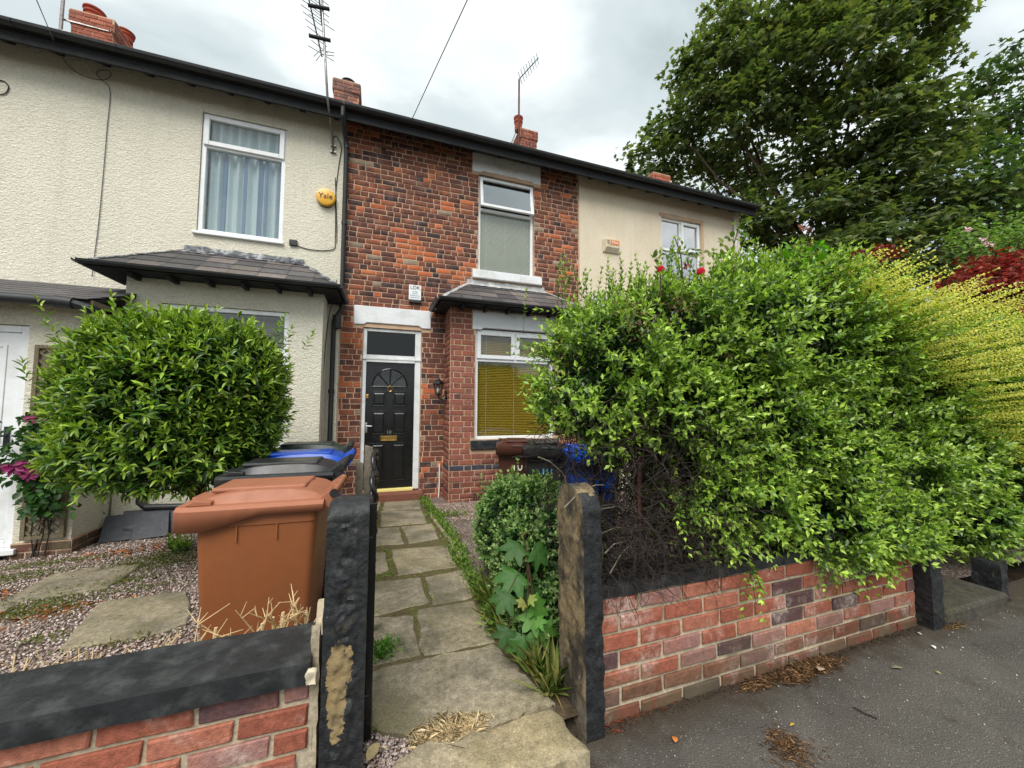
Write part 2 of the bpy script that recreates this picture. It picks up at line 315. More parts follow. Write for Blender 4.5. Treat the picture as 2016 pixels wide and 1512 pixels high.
class MB:
    def __init__(s): s.v = []; s.f = []
    def add(s, vs, fs):
        b = len(s.v); s.v += [tuple(v) for v in vs]; s.f += [tuple(i+b for i in f) for f in fs]; return s
    def box(s, x0, x1, y0, y1, z0, z1):
        return s.add([(x0,y0,z0),(x1,y0,z0),(x1,y1,z0),(x0,y1,z0),(x0,y0,z1),(x1,y0,z1),(x1,y1,z1),(x0,y1,z1)],
                     [(0,3,2,1),(4,5,6,7),(0,1,5,4),(1,2,6,5),(2,3,7,6),(3,0,4,7)])
    def hexa(s, p8):  # bottom ring of four, top ring of four
        return s.add(p8, [(0,3,2,1),(4,5,6,7),(0,1,5,4),(1,2,6,5),(2,3,7,6),(3,0,4,7)])
    def prism(s, poly, d):  # polygon (3-D) extruded by vector d
        n = len(poly); d = Vector(d); a = [Vector(p) for p in poly]
        return s.add(a+[p+d for p in a], [tuple(range(n-1, -1, -1)), tuple(range(n, 2*n))]+[(i, (i+1) % n, n+(i+1) % n, n+i) for i in range(n)])
    def tube(s, pts, r, seg=8, r1=None, cap=True):
        pts = [Vector(p) for p in pts]; n = len(pts); vs = []; prev = None
        for i, p in enumerate(pts):
            t = (pts[min(i+1, n-1)]-pts[max(i-1, 0)])
            if t.length < 1e-9: t = Vector((0, 0, 1))
            t.normalize()
            a = (prev - t*prev.dot(t)) if prev is not None else t.cross(Vector((0, 0, 1)) if abs(t.z) < .9 else Vector((1, 0, 0)))
            if a.length < 1e-6: a = t.orthogonal()
            a.normalize(); prev = a; b = t.cross(a)
            rr = r if r1 is None else r+(r1-r)*i/max(n-1, 1)
            for k in range(seg):
                w = 2*math.pi*k/seg; vs.append(p+a*math.cos(w)*rr+b*math.sin(w)*rr)
        fs = [(i*seg+k, i*seg+(k+1) % seg, (i+1)*seg+(k+1) % seg, (i+1)*seg+k) for i in range(n-1) for k in range(seg)]
        if cap: fs += [tuple(range(seg-1, -1, -1)), tuple(range((n-1)*seg, n*seg))]
        return s.add(vs, fs)
    def lathe(s, prof, c, seg=16, axis='z'):
        vs = []; n = len(prof)
        for r, h in prof:
            for k in range(seg):
                w = 2*math.pi*k/seg; a, b = r*math.cos(w), r*math.sin(w)
                vs.append((c[0]+a, c[1]+b, c[2]+h) if axis == 'z' else ((c[0]+a, c[1]+h, c[2]+b) if axis == 'y' else (c[0]+h, c[1]+a, c[2]+b)))
        fs = [(i*seg+k, i*seg+(k+1) % seg, (i+1)*seg+(k+1) % seg, (i+1)*seg+k) for i in range(n-1) for k in range(seg)]
        fs += [tuple(range(seg-1, -1, -1)), tuple(range((n-1)*seg, n*seg))]
        return s.add(vs, fs)
    def mesh(s, name, smooth=False):
        me = bpy.data.meshes.new(name); me.from_pydata(s.v, [], s.f)
        if smooth: me.polygons.foreach_set('use_smooth', [True]*len(me.polygons))
        me.update(); return me
    def build(s, name, mat, parent=None, local=False, smooth=False, bevel=0., seg=2, color=None, auto=None):
        me = s.mesh(name, smooth)
        import bmesh
        bm = bmesh.new(); bm.from_mesh(me); bmesh.ops.recalc_face_normals(bm, faces=bm.faces); bm.to_mesh(me); bm.free()
        if auto: me.set_sharp_from_angle(angle=R(auto))
        o = link(name, me, mat, parent, local, color=color)
        if bevel:
            b = o.modifiers.new('bevel', 'BEVEL'); b.width = bevel; b.segments = seg; b.limit_method = 'ANGLE'; b.angle_limit = R(35)
        return o
def struct(o): o['kind'] = 'structure'; return o
def arrmesh(name, V, Fc, C=None, smooth=False):
    """big mesh from numpy arrays: V (n,3), Fc (m,3|4) indices, C (n,3|4) vertex colours"""
    me = bpy.data.meshes.new(name); V = np.ascontiguousarray(V, dtype=np.float32); Fc = np.ascontiguousarray(Fc, dtype=np.int32)
    m, k = Fc.shape
    me.vertices.add(len(V)); me.vertices.foreach_set('co', V.ravel())
    me.loops.add(m*k); me.loops.foreach_set('vertex_index', Fc.ravel())
    me.polygons.add(m); me.polygons.foreach_set('loop_start', np.arange(0, m*k, k, dtype=np.int32)); me.polygons.foreach_set('loop_total', np.full(m, k, dtype=np.int32))
    if smooth: me.polygons.foreach_set('use_smooth', np.ones(m, dtype=bool))
    me.update(calc_edges=True)
    if C is not None:
        C = np.asarray(C, dtype=np.float32)
        if C.shape[1] == 3: C = np.concatenate([C, np.ones((len(C), 1), np.float32)], 1)
        a = me.color_attributes.new('Col', 'FLOAT_COLOR', 'POINT'); a.data.foreach_set('color', np.ascontiguousarray(C).ravel())
    return me
def nrmz(a): return a/np.maximum(np.linalg.norm(a, axis=-1, keepdims=True), 1e-9)
LEAF4 = (np.array([(0,0,0),(.42,-.5,.10),(.42,.5,.10),(1,0,-.10),(.45,0,-.03)]), np.array([(0,4,1),(0,2,4),(1,4,3),(4,2,3)]))
LEAF8 = (np.array([(0,0,0),(.22,-.36,.07),(.22,.36,.07),(.5,-.5,.08),(.5,.5,.08),(.78,-.32,.0),(.78,.32,.0),(1,0,-.14),(.3,0,-.02),(.65,0,-.05)]),
         np.array([(0,8,1),(0,2,8),(1,8,3),(8,2,4),(3,8,9),(8,4,9),(3,9,5),(9,4,6),(5,9,7),(9,6,7)]))
_st = []
for a_, r_ in ((0,1.),(24,.52),(48,.85),(78,.45),(105,.62),(150,.30),(-150,.30),(-105,.62),(-78,.45),(-48,.85),(-24,.52)): _st.append((.32+.68*r_*math.cos(R(a_)), .75*r_*math.sin(R(a_)), -.12*r_))
PALM = (np.array([(.30,0,.05)]+_st), np.array([(0, 1+i, 1+(i+1) % len(_st)) for i in range(len(_st))]))
def leaf_arrays(P, A, N, L, W, C, tmpl=LEAF4):
    """one leaf per row: base point, axis, normal, length, width, colour"""
    T, Fc = tmpl; n = len(P); k = len(T)
    A = nrmz(A); B = nrmz(np.cross(N, A)); Nn = np.cross(A, B)
    L = np.broadcast_to(np.asarray(L, float), (n,)); W = np.broadcast_to(np.asarray(W, float), (n,))
    V = (P[:, None, :] + A[:, None, :]*(T[None, :, 0:1]*L[:, None, None]) + B[:, None, :]*(T[None, :, 1:2]*W[:, None, None]) + Nn[:, None, :]*(T[None, :, 2:3]*L[:, None, None]))
    Fa = (Fc[None]+(np.arange(n)*k)[:, None, None]).reshape(-1, 3)
    Cc = np.repeat(np.asarray(C, float), k, axis=0) if np.ndim(C) == 2 else np.tile(C, (n*k, 1))
    return V.reshape(-1, 3), Fa, Cc
def leaf_obj(name, mat, parent, parts, kind=None, smooth=False):
    Vs, Fs, Cs = [], [], []; b = 0
    for V, Fa, C in parts: Vs.append(V); Fs.append(Fa+b); Cs.append(C); b += len(V)
    o = link(name, arrmesh(name, np.concatenate(Vs), np.concatenate(Fs), np.concatenate(Cs), smooth), mat, parent)
    if kind: o['kind'] = kind
    return o
def rvec(n): return nrmz(rng.normal(size=(n, 3)))
def cmix(n, cols, jit=.16):
    """random colours drawn from a list, with brightness jitter"""
    c = np.array([srgb(*x) for x in cols]); o = c[rng.integers(0, len(c), n)]; t = rng.random((n, 1)); o = o*(1-t*.5)+c[rng.integers(0, len(c), n)]*t*.5
    return o*(1+rng.normal(size=(n, 1))*jit).clip(.5, 1.6)
def sprigs(P, Dn, length, pairs, leafL, leafW, colf, spread=.95, up=.25, tip=1.25, tmpl=LEAF4, whorl=False):
    """leafy shoots: from P along Dn, leaves in opposite pairs, younger and paler at the tip"""
    n = len(P); Dn = nrmz(Dn); length = np.broadcast_to(np.asarray(length, float), (n,))
    a = nrmz(np.cross(Dn, rvec(n))); b = np.cross(Dn, a); out = []
    for j in range(pairs):
        t = (j+.6)/pairs; p = P + Dn*(length*t)[:, None]
        for s in (1, -1):
            ph = (j % 2)*math.pi/2 + rng.normal(size=(n, 1))*.35
            side = s*(a*np.cos(ph)+b*np.sin(ph)); sp = spread*(1-.45*t)
            ax = Dn*(1-sp*.55)+side*sp+np.array([0, 0, up])*.6+rng.normal(size=(n, 3))*.15
            nm = np.cross(ax, np.cross(Dn, ax)) + np.array([0, 0, .9])+rng.normal(size=(n, 3))*.35
            sz = (1-.35*abs(t-.45))*rng.uniform(.75, 1.15, n)
            out.append(leaf_arrays(p, ax, nm, leafL*sz, leafW*sz, colf(n, t), tmpl))
    ax = Dn+np.array([0, 0, .15]); out.append(leaf_arrays(P+Dn*length[:, None]*.96, ax, rvec(n)+np.array([0, 0, .6]), leafL*.8, leafW*.7, colf(n, 1.), tmpl))
    return out
def twigs(name, mat, parent, paths, r0, r1=None, seg=3, local=False):
    mb = MB()
    for p in paths: mb.tube(p, r0 if not isinstance(r0, (list, tuple)) else rnd.uniform(*r0), seg, r1, cap=False)
    return mb.build(name, mat, parent, local)
def text_mesh(name, txt, size, mat, parent, loc, rot, depth=.001, local=False, sx=1.):
    cu = bpy.data.curves.new(name, 'FONT'); cu.body = txt; cu.size = size; cu.align_x = 'CENTER'; cu.align_y = 'CENTER'; cu.extrude = depth
    to = bpy.data.objects.new(name+'_curve', cu); col.objects.link(to)
    dg = bpy.context.evaluated_depsgraph_get(); me = bpy.data.meshes.new_from_object(to.evaluated_get(dg)); bpy.data.objects.remove(to); bpy.data.curves.remove(cu)
    me.materials.clear(); return link(name, me, mat, parent, local, loc, rot, (sx, 1, 1))
# ------------------------------------------------------------------ bricks
BM = {}
def brick_arrays(l, h, seed, proud=.008, jit=.0022, ch=.005):
    r = np.random.default_rng(seed); a, b = l/2, h/2
    ring = [(-a, -b), (a, -b), (a, b), (-a, b)]
    j = r.normal(size=(4, 2))*jit
    V = [(x, .004, z) for x, z in ring]+[(x+j[i, 0], -proud+ch*.8, z+j[i, 1]) for i, (x, z) in enumerate(ring)]
    V += [(x*(1-ch/a)+j[i, 0], -proud+r.normal()*.0016, z*(1-ch/b)+j[i, 1]) for i, (x, z) in enumerate(ring)]
    Fq = [(0, 1, 5, 4), (1, 2, 6, 5), (2, 3, 7, 6), (3, 0, 4, 7), (4, 5, 9, 8), (5, 6, 10, 9), (6, 7, 11, 10), (7, 4, 8, 11), (8, 9, 10, 11)]
    return np.array(V), np.array(Fq)
def brick_mesh(l, h, mat, seed, proud=.008):
    k = (round(l*40), round(h*200), mat, seed % 4, proud)
    if k not in BM:
        l0, h0 = max(k[0], 1)/40, h
        V, Fq = brick_arrays(l0, h0, seed % 4+k[0]*7, proud); me = bpy.data.meshes.new('brick'); me.from_pydata(V.tolist(), [], Fq.tolist()); me.materials.append(M[mat]); BM[k] = (me, l0, h0)
    return BM[k]
def lay(x0, x1, z0, z1, ch, bond='mix', openings=(), seed=0, S=.228, Hd=.116, joint=.0138):
    r = random.Random(seed); out = []; rows = int(round((z1-z0)/ch)); ch = (z1-z0)/rows
    for i in range(rows):
        za, zb = z0+i*ch, z0+(i+1)*ch; zc = (za+zb)/2; x = x0
        if bond == 'stretch': pat = ['S']; x -= (S/2 if i % 2 else 0)
        elif bond == 'flem': pat = ['S', 'H']; x -= ((S+Hd)/2 if i % 2 else 0)
        else: pat = [['S', 'H'], ['S', 'S', 'H'], ['H', 'S', 'H'], ['S', 'H', 'S']][i % 4]; x -= r.uniform(0, S)
        k = 0
        while x < x1-.02:
            L = S if pat[k % len(pat)] == 'S' else Hd
            if bond == 'mix' and r.random() < .07: L = Hd
            L *= r.uniform(.95, 1.04); k += 1
            segs = [(max(x, x0), min(x+L, x1))]; x += L
            for (ox0, ox1, oz0, oz1) in openings:
                if oz0-ch*.3 < zc < oz1+ch*.3:
                    ns = []
                    for a, b in segs:
                        if b <= ox0 or a >= ox1: ns.append((a, b))
                        else:
                            if a < ox0: ns.append((a, ox0))
                            if b > ox1: ns.append((ox1, b))
                    segs = ns
            for a, b in segs:
                if b-a > .035: out.append(((a+b)/2, zc+r.gauss(0, .0012), b-a-joint, ch-joint*r.uniform(.9, 1.15), i))
    return out
def bricks(parent, rows, origin, rotz, mat, colf, singles=10**9, score=None, joined='brickwork', joined_mat=None, proud=.008, seed=0):
    """bricks of one wall face; the `singles` with the highest score become objects of their own, the rest one joined part"""
    c, s = math.cos(rotz), math.sin(rotz); rr = random.Random(seed); items = []
    for (xl, z, l, h, i) in rows:
        w = (origin[0]+xl*c, origin[1]+xl*s, z); items.append((w, l, h, i, colf(rr, w, i)))
    order = sorted(range(len(items)), key=lambda q: -score(items[q][0])) if score else range(len(items))
    n = 0; Vs, Fs, Cs = [], [], []; b = 0
    for q in order:
        w, l, h, i, cc = items[q]
        if n < singles and (score is None or score(w) > 0):
            me, l0, h0 = brick_mesh(l, h, mat, q, proud); link('brick', me, None, parent, loc=w, rot=(0, 0, rotz), scale=(l/l0, 1, h/h0), color=cc); n += 1
        else:
            V, Fq = brick_arrays(l, h, q, proud); V = np.stack([w[0]+V[:, 0]*c-V[:, 1]*s, w[1]+V[:, 0]*s+V[:, 1]*c, w[2]+V[:, 2]], 1)
            Vs.append(V); Fs.append(Fq+b); b += len(V); Cs.append(np.tile(cc, (len(V), 1)))
    return n, (Vs, Fs, Cs)
def lin(*c): return srgb(*c)
def house_brick_col(r, w, i):
    u = r.random()
    if u < .38: c = lin(112, 72, 60); a = .6
    elif u < .68: c = lin(90, 60, 54); a = .55
    elif u < .82: c = lin(66, 54, 56); a = .4
    elif u < .90: c = lin(136, 80, 60); a = .8
    elif u < .96: c = lin(180, 100, 64); a = 1.
    else: c = lin(140, 124, 106); a = 0.
    z_ = mnoise.noise(Vector((w[0]*1.7, w[2]*2.1, 5.)))   # rubbed, spalled areas run over several bricks
    if z_ > .32 and u > .4: c = lin(172, 98, 64); a = 1.
    j = r.uniform(.85, 1.15); return (*[v*j for v in c], a*(r.uniform(.1, .75) if z_ < .1 else r.uniform(.6, 1.)))
def bay_brick_col(r, w, i):
    u = r.random()
    if abs(w[2]-.46) < .04: c = lin(66, 68, 78); a = .0
    elif u < .5: c = lin(138, 86, 74); a = .2
    elif u < .8: c = lin(124, 78, 68); a = .25
    elif u < .95: c = lin(152, 94, 76); a = .3
    else: c = lin(96, 66, 62); a = .2
    if w[2] < .22: c = tuple(v*.8 for v in c)
    j = r.uniform(.88, 1.12); return (*[v*j for v in c], a)
def front_brick_col(r, w, i):
    u = r.random()
    if u < .58: c = lin(148, 86, 68); a = .5
    elif u < .80: c = lin(164, 104, 84); a = .5
    elif u < .92: c = lin(152, 112, 104); a = .3
    else: c = lin(92, 68, 68); a = .2
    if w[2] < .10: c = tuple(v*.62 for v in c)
    j = r.uniform(.88, 1.12); return (*[v*j for v in c], a)
# ------------------------------------------------------------------ the setting
gm = MB(); gm.add([(-400, -400, -.30), (400, -400, -.30), (400, 500, -.30), (-400, 500, -.30)], [(0, 1, 2, 3)]); struct(gm.build('ground', 'soil'))
def sheet(name, mat, x0, x1, y0, y1, zf, nx, ny, amp=0., skirt=.25):
    V = []; 
    for j in range(ny+1):
        for i in range(nx+1):
            x, y = x0+(x1-x0)*i/nx, y0+(y1-y0)*j/ny
            V.append((x, y, zf(x, y)+amp*mnoise.noise(Vector((x*2.3, y*2.3, 0)))+amp*.5*mnoise.noise(Vector((x*7, y*7, 3)))))
    Fq = [(j*(nx+1)+i, j*(nx+1)+i+1, (j+1)*(nx+1)+i+1, (j+1)*(nx+1)+i) for j in range(ny) for i in range(nx)]
    me = bpy.data.meshes.new(name); me.from_pydata(V, [], Fq); me.polygons.foreach_set('use_smooth', [True]*len(Fq)); me.update(); return struct(link(name, me, mat))
sheet('pavement', 'asphalt', -14, 26, -7.6, -4.70, lambda x, y: 0., 160, 14, .006)
MB().box(-14, 26, -7.75, -7.6, -.25, .01).build('kerb', 'gatestone_flag')['kind'] = 'structure'
sheet('road', 'asphalt', -14, 26, -14, -7.75, lambda x, y: -.11, 40, 8, .004)
sheet('path_bed', 'joint_dirt', -.08, .70, -4.62, -.16, lambda x, y: G(y, x)+.014, 12, 40, .004)
sheet('garden_bed', 'gravel_bed', -8, 9, -4.62, -.0, lambda x, y: G(y, x), 160, 60, .012)
# ------------------------------------------------------------------ houses
def wall_cells(mb, x0, x1, z0, z1, y0, y1, openings):
    xs = sorted({x0, x1, *[v for o in openings for v in o[:2] if x0 < v < x1]}); zs = sorted({z0, z1, *[v for o in openings for v in o[2:] if z0 < v < z1]})
    for a, b in zip(xs, xs[1:]):
        run = None
        for c, d in zip(zs, zs[1:]):
            hole = any(o[0] <= (a+b)/2 <= o[1] and o[2] <= (c+d)/2 <= o[3] for o in openings)
            if hole:
                if run: mb.box(a, b, y0, y1, *run); run = None
            else: run = (run[0], d) if run else (c, d)
        if run: mb.box(a, b, y0, y1, *run)
    return mb
def rect_frame(mb, x0, x1, z0, z1, y0, y1, w):
    mb.box(x0, x0+w, y0, y1, z0, z1); mb.box(x1-w, x1, y0, y1, z0, z1); mb.box(x0+w, x1-w, y0, y1, z0, z0+w); mb.box(x0+w, x1-w, y0, y1, z1-w, z1); return mb
def pane(parent, x0, x1, z0, z1, y, mat='glass'):
    return MB().box(x0, x1, y, y+.006, z0, z1).build('pane', mat, parent)
def sash(parent, x0, x1, z0, z1, y, w=.05, mat='white_plastic', glass='glass', d=.04, name='sash'):
    f = rect_frame(MB(), x0, x1, z0, z1, y, y+d, w).build(name, mat, parent, bevel=.007); return f
def curtain(parent, x0, x1, z0, z1, y, mat='curtain', amp=.03, n=120, wl=.11, name='curtain'):
    V = []; 
    for i in range(n+1):
        x = x0+(x1-x0)*i/n; yy = y+amp*math.sin(x/wl*2*math.pi+1.3*math.sin(x*5))+amp*.5*math.sin(x*23)
        V += [(x, yy, z0), (x, yy*1+0, z1)]
    me = bpy.data.meshes.new(name); me.from_pydata(V, [], [(2*i, 2*i+2, 2*i+3, 2*i+1) for i in range(n)]); me.polygons.foreach_set('use_smooth', [True]*n); return link(name, me, mat, parent)
def blind(parent, x0, x1, z0, z1, y, mat, pitch=.025, tilt=60, d=.026):
    mb = MB(); z = z0; c, s = math.cos(R(tilt))*d/2, math.sin(R(tilt))*d/2
    while z < z1:
        mb.add([(x0, y-c, z-s), (x1, y-c, z-s), (x1, y+c, z+s), (x0, y+c, z+s)], [(0, 1, 2, 3)]); z += pitch
    o = mb.build('blind', mat, parent); cb = MB()
    for t in (.12, .5, .88): cb.box(x0+(x1-x0)*t-.0015, x0+(x1-x0)*t+.0015, y-.016, y-.0145, z0, z1)
    cb.build('cord', 'print_white', o); return o
EAVE_Z, EAVE_Y = 5.80, -.30
def roof_and_gutter(root, x0, x1, brackets, seed):
    r = random.Random(seed)
    sl = MB(); ridge_y, ridge_z = 4.0, 8.35; t = .10
    sl.prism([(x0, EAVE_Y-.04, EAVE_Z+.10), (x0, ridge_y, ridge_z), (x0, 8.3, EAVE_Z+.1), (x0, 8.3, EAVE_Z), (x0, ridge_y, ridge_z-t), (x0, EAVE_Y-.04, EAVE_Z+.02)], (x1-x0, 0, 0))
    roof = sl.build('roof', 'slate', root, color=(*srgb(76, 74, 78), 1))
    lip = MB(); x = x0+.005     # slates of the lowest course, seen edge-on from below
    while x < x1-.03:
        w = min(.255, x1-.004-x); z = r.gauss(0, .004)
        lip.hexa([(x, EAVE_Y-.10, EAVE_Z+.095+z), (x+w-.005, EAVE_Y-.10, EAVE_Z+.095+z), (x+w-.005, .25, EAVE_Z+.34), (x, .25, EAVE_Z+.34), (x, EAVE_Y-.10, EAVE_Z+.104+z), (x+w-.005, EAVE_Y-.10, EAVE_Z+.104+z), (x+w-.005, .25, EAVE_Z+.352), (x, .25, EAVE_Z+.352)]); x += w
    lip.build('eave_slates', 'slate', roof, color=(*srgb(60, 60, 64), 1))
    f = MB().box(x0+.002, x1-.002, EAVE_Y-.03, EAVE_Y, EAVE_Z-.11, EAVE_Z+.06)
    f.build('fascia', 'eave_timber', root)
    g = MB(); n = 7; sec = [(EAVE_Y-.095+.058*math.cos(math.pi+math.pi*k/(n-1)), EAVE_Z+.075+.06*math.sin(math.pi+math.pi*k/(n-1))) for k in range(n)]
    sec += [(y*.92+(EAVE_Y-.095)*.08, z+.006) for y, z in reversed(sec)]
    g.prism([(x0+.002, y, z) for y, z in sec], (x1-x0-.004, 0, 0)); gt = g.build('gutter', 'gutter_black', root)
    x = x0+.35
    while x < x1:
        if x > -4.6: MB().prism([(x, y-.006 if i < n else y, z-.006 if i < n else z) for i, (y, z) in enumerate(sec)], (.05, 0, 0)).build('bracket', 'gutter_black', gt)
        x += .95
    x = x0+.2
    while x < x1-.1:
        MB().hexa([(x, EAVE_Y+.004, EAVE_Z-.09), (x+.06, EAVE_Y+.004, EAVE_Z-.09), (x+.06, -.004, EAVE_Z+.07), (x, -.004, EAVE_Z+.07), (x, EAVE_Y+.004, EAVE_Z+.0), (x+.06, EAVE_Y+.004, EAVE_Z+.0), (x+.06, -.004, EAVE_Z+.165), (x, -.004, EAVE_Z+.165)]).build('rafter_foot', 'eave_timber', root); x += .46
    return roof
def chimney(root, x0, x1, y0, y1, ztop, cols, pots, seed, roof_z):
    c = MB().box(x0, x1, y0, y1, roof_z, ztop-.01).build('chimney', 'mortar', root)
    def cf(r, w, i): k = r.choice(cols); j = r.uniform(.85, 1.15); return (*[v*j for v in srgb(*k)], .15)
    zb = ztop-.09*8; top = ztop-.09*3
    for (o, rz, L, zz) in (((x0, y0), 0, x1-x0, zb), ((x1, y0), math.pi/2, y1-y0, ztop-.09*5), ((x0, y1), -math.pi/2, y1-y0, ztop-.09*5)):
        bricks(c, lay(0, L, zz, top, .09, 'stretch', seed=seed), o, rz, 'brick_face', cf, proud=.012, seed=seed)
    k = MB().box(x0-.03, x1+.03, y0-.03, y1+.03, top, ztop).build('corbel', 'mortar', c)
    for (o, rz, L) in (((x0-.03, y0-.03), 0, x1-x0+.06), ((x1+.03, y0-.03), math.pi/2, y1-y0+.06), ((x0-.03, y1+.03), -math.pi/2, y1-y0+.06)):
        bricks(k, lay(0, L, top, ztop, .09, 'stretch', seed=seed+1), o, rz, 'brick_face', cf, proud=.012, seed=seed+1)
    MB().prism([(x0-.02, y0-.02, ztop), (x1+.02, y0-.02, ztop), (x1+.02, y1+.02, ztop), (x0-.02, y1+.02, ztop)], (0, 0, .03)).build('flaunching', 'mortar', c)
    for (px, py, r, h, m) in pots:
        p = MB().lathe([(r*.85, 0), (r*.85, h*.55), (r, h*.6), (r, h*.75), (r*.88, h*.8), (r*1.08, h*.9), (r*1.08, h), (r*.8, h), (r*.8, h*.5)], (px, py, ztop+.02), 18).build('chimney_pot', m, c, smooth=True, auto=35)
    return c
def slate_roof(root, cx, yw, prefix, edge_mat, seed, half_top=.70, half_eave=1.27, proj=.80, z_eave=2.98, z_top=3.50, rows=4):
    """hipped lean-to roof over a bay, each slate a piece of its own"""
    r = random.Random(seed); zt, ze = z_top, z_eave
    def P(u, v):  # front slope: u in x, v 0 eave..1 top
        return Vector((cx+u, yw-proj*(1-v)-.0*v, ze+(zt-ze)*v))
    base = MB(); b = .022
    base.add([(cx-half_eave, yw-proj, ze-b), (cx+half_eave, yw-proj, ze-b), (cx+half_top, yw, zt-b), (cx-half_top, yw, zt-b), (cx-half_eave, yw, ze-b), (cx+half_eave, yw, ze-b),
              (cx-half_eave, yw-proj, ze-b-.03), (cx+half_eave, yw-proj, ze-b-.03), (cx+half_eave, yw, ze-b-.03), (cx-half_eave, yw, ze-b-.03)],
             [(0, 1, 2, 3), (0, 3, 4), (1, 5, 2), (6, 9, 8, 7), (0, 6, 7, 1), (0, 4, 9, 6), (1, 7, 8, 5)])
    ro = base.build('bay_roof', 'eave_timber', root)
    cols = [(86, 80, 80), (74, 71, 72), (98, 90, 86), (66, 64, 66), (106, 98, 92), (84, 82, 82)]
    nrm = Vector((0, -(zt-ze), proj)).normalized()
    def slate(q, n):
        th = .009; lift = .010
        lo = [q[0]+n*lift, q[1]+n*lift, q[2]+n*.001, q[3]+n*.001]
        MB().hexa([p for p in lo]+[p+n*th for p in lo]).build('slate', 'slate', ro, color=(*(np.array(srgb(*r.choice(cols)))*r.uniform(.8, 1.2)), 1))
    for i in range(rows):
        v0, v1 = i/rows-(.02 if i else .03), min((i+1)/rows+.02, 1.)
        h0 = half_eave+(half_top-half_eave)*max(i/rows, 0); h1 = half_eave+(half_top-half_eave)*min((i+1)/rows, 1)
        x = -h0-(.16 if i % 2 else 0)
        while x < h0-.01:
            a, c = max(x, -h0), min(x+.318, h0)
            at, ct = max(a, -h1), min(c, h1)
            if c-a > .02 and ct > at+.001: slate([P(a+.002, v0), P(c-.002, v0), P(max(ct-.002, at+.001), v1), P(at+.001, v1)], nrm)
            elif c-a > .02:
                e = -h1 if a < 0 else h1; slate([P(a+.002, v0), P(c-.002, v0), P(e+.0005, v1), P(e, v1)], nrm)
            x += .32
    for sgn in (-1, 1):   # hip ends
        dxe = half_eave-half_top
        ns = Vector((sgn*(zt-ze), 0, dxe)).normalized()
        for i in range(rows):
            t0, t1 = i/rows-.02, min((i+1)/rows+.02, 1)
            def Q(yy, t): return Vector((cx+sgn*(half_eave-dxe*t), yy, ze+(zt-ze)*t))
            ya0, ya1 = yw-proj*(1-max(i/rows, 0)), yw-proj*(1-min((i+1)/rows, 1)); y = ya0
            while y < yw-.02:
                b_ = min(y+.262, yw); yt = max(y, ya1)
                if yt < b_-.002: slate([Q(y+.002, t0), Q(b_-.002, t0), Q(b_-.002, t1), Q(yt+.001, t1)], ns)
                else: slate([Q(y+.002, t0), Q(b_-.002, t0), Q(ya1+.001, t1), Q(ya1, t1)], ns)
                y += .264
        # hip flashing, a lumpy strip over the join
        pts = [Vector((cx+sgn*(half_eave-dxe*t)+r.gauss(0, .006), yw-proj*(1-t), ze+(zt-ze)*t+.022)) for t in np.linspace(.0, 1, 14)]
        fl = MB(); w = .05
        for a, c in zip(pts, pts[1:]):
            o1 = Vector((sgn*w*r.uniform(.8, 1.2), 0, -w*.45)); o2 = Vector((-sgn*w*.9*r.uniform(.8, 1.2), -.02, -w*.15))
            fl.add([a+o1, a+Vector((0, 0, .006)), a+o2, c+o1, c+Vector((0, 0, .006)), c+o2], [(0, 1, 4, 3), (1, 2, 5, 4)])
        fl.build('hip_flashing', edge_mat, ro)
    fl = MB(); n = 30
    up = [Vector((cx-half_top-.03+(2*half_top+.06)*k/n, yw-.012-.012*r.random(), zt+.06+.02*r.random())) for k in range(n+1)]
    mid = [Vector((p.x, yw-.03, zt+.012)) for p in up]; lo = [Vector((p.x, yw-.13-.03*r.random(), zt-.075+.012)) for p in up]
    fl.add(up+mid+lo, [(k, k+1, n+1+k+1, n+1+k) for k in range(n)]+[(n+1+k, n+2+k, 2*n+3+k, 2*n+2+k) for k in range(n)]); fl.build('top_flashing', edge_mat, ro)
    # fascia, gutter round three sides, and rafter feet
    e, pj = half_eave, proj
    g = MB(); rr = .045
    def half_pipe(p, q):
        p, q = Vector(p), Vector(q); t = (q-p).normalized(); sd = t.cross(Vector((0, 0, 1))); n = 7; A = []
        for k in range(n): w = math.pi*k/(n-1); A.append(sd*math.cos(w)*rr-Vector((0, 0, 1))*math.sin(w)*rr)
        A += [a*.86 for a in reversed(A)]; g.prism([p+a for a in A], q-p)
    zg = ze-.005; yo = yw-pj-.05
    half_pipe((cx-e-.05, yo, zg), (cx+e+.05, yo, zg)); half_pipe((cx-e-.05, yw-.05, zg), (cx-e-.05, yo-.03, zg)); half_pipe((cx+e+.05, yo-.03, zg), (cx+e+.05, yw-.05, zg))
    g.build('bay_gutter', 'gutter_black', ro)
    for k in range(6): MB().box(cx-.95+k*.37, cx-.905+k*.37, yw-pj+.06, yw-.56, ze-.11, ze-.06).build('rafter_foot', 'eave_timber', ro)
    return ro
WT = 6.0          # wall head, under the rafters
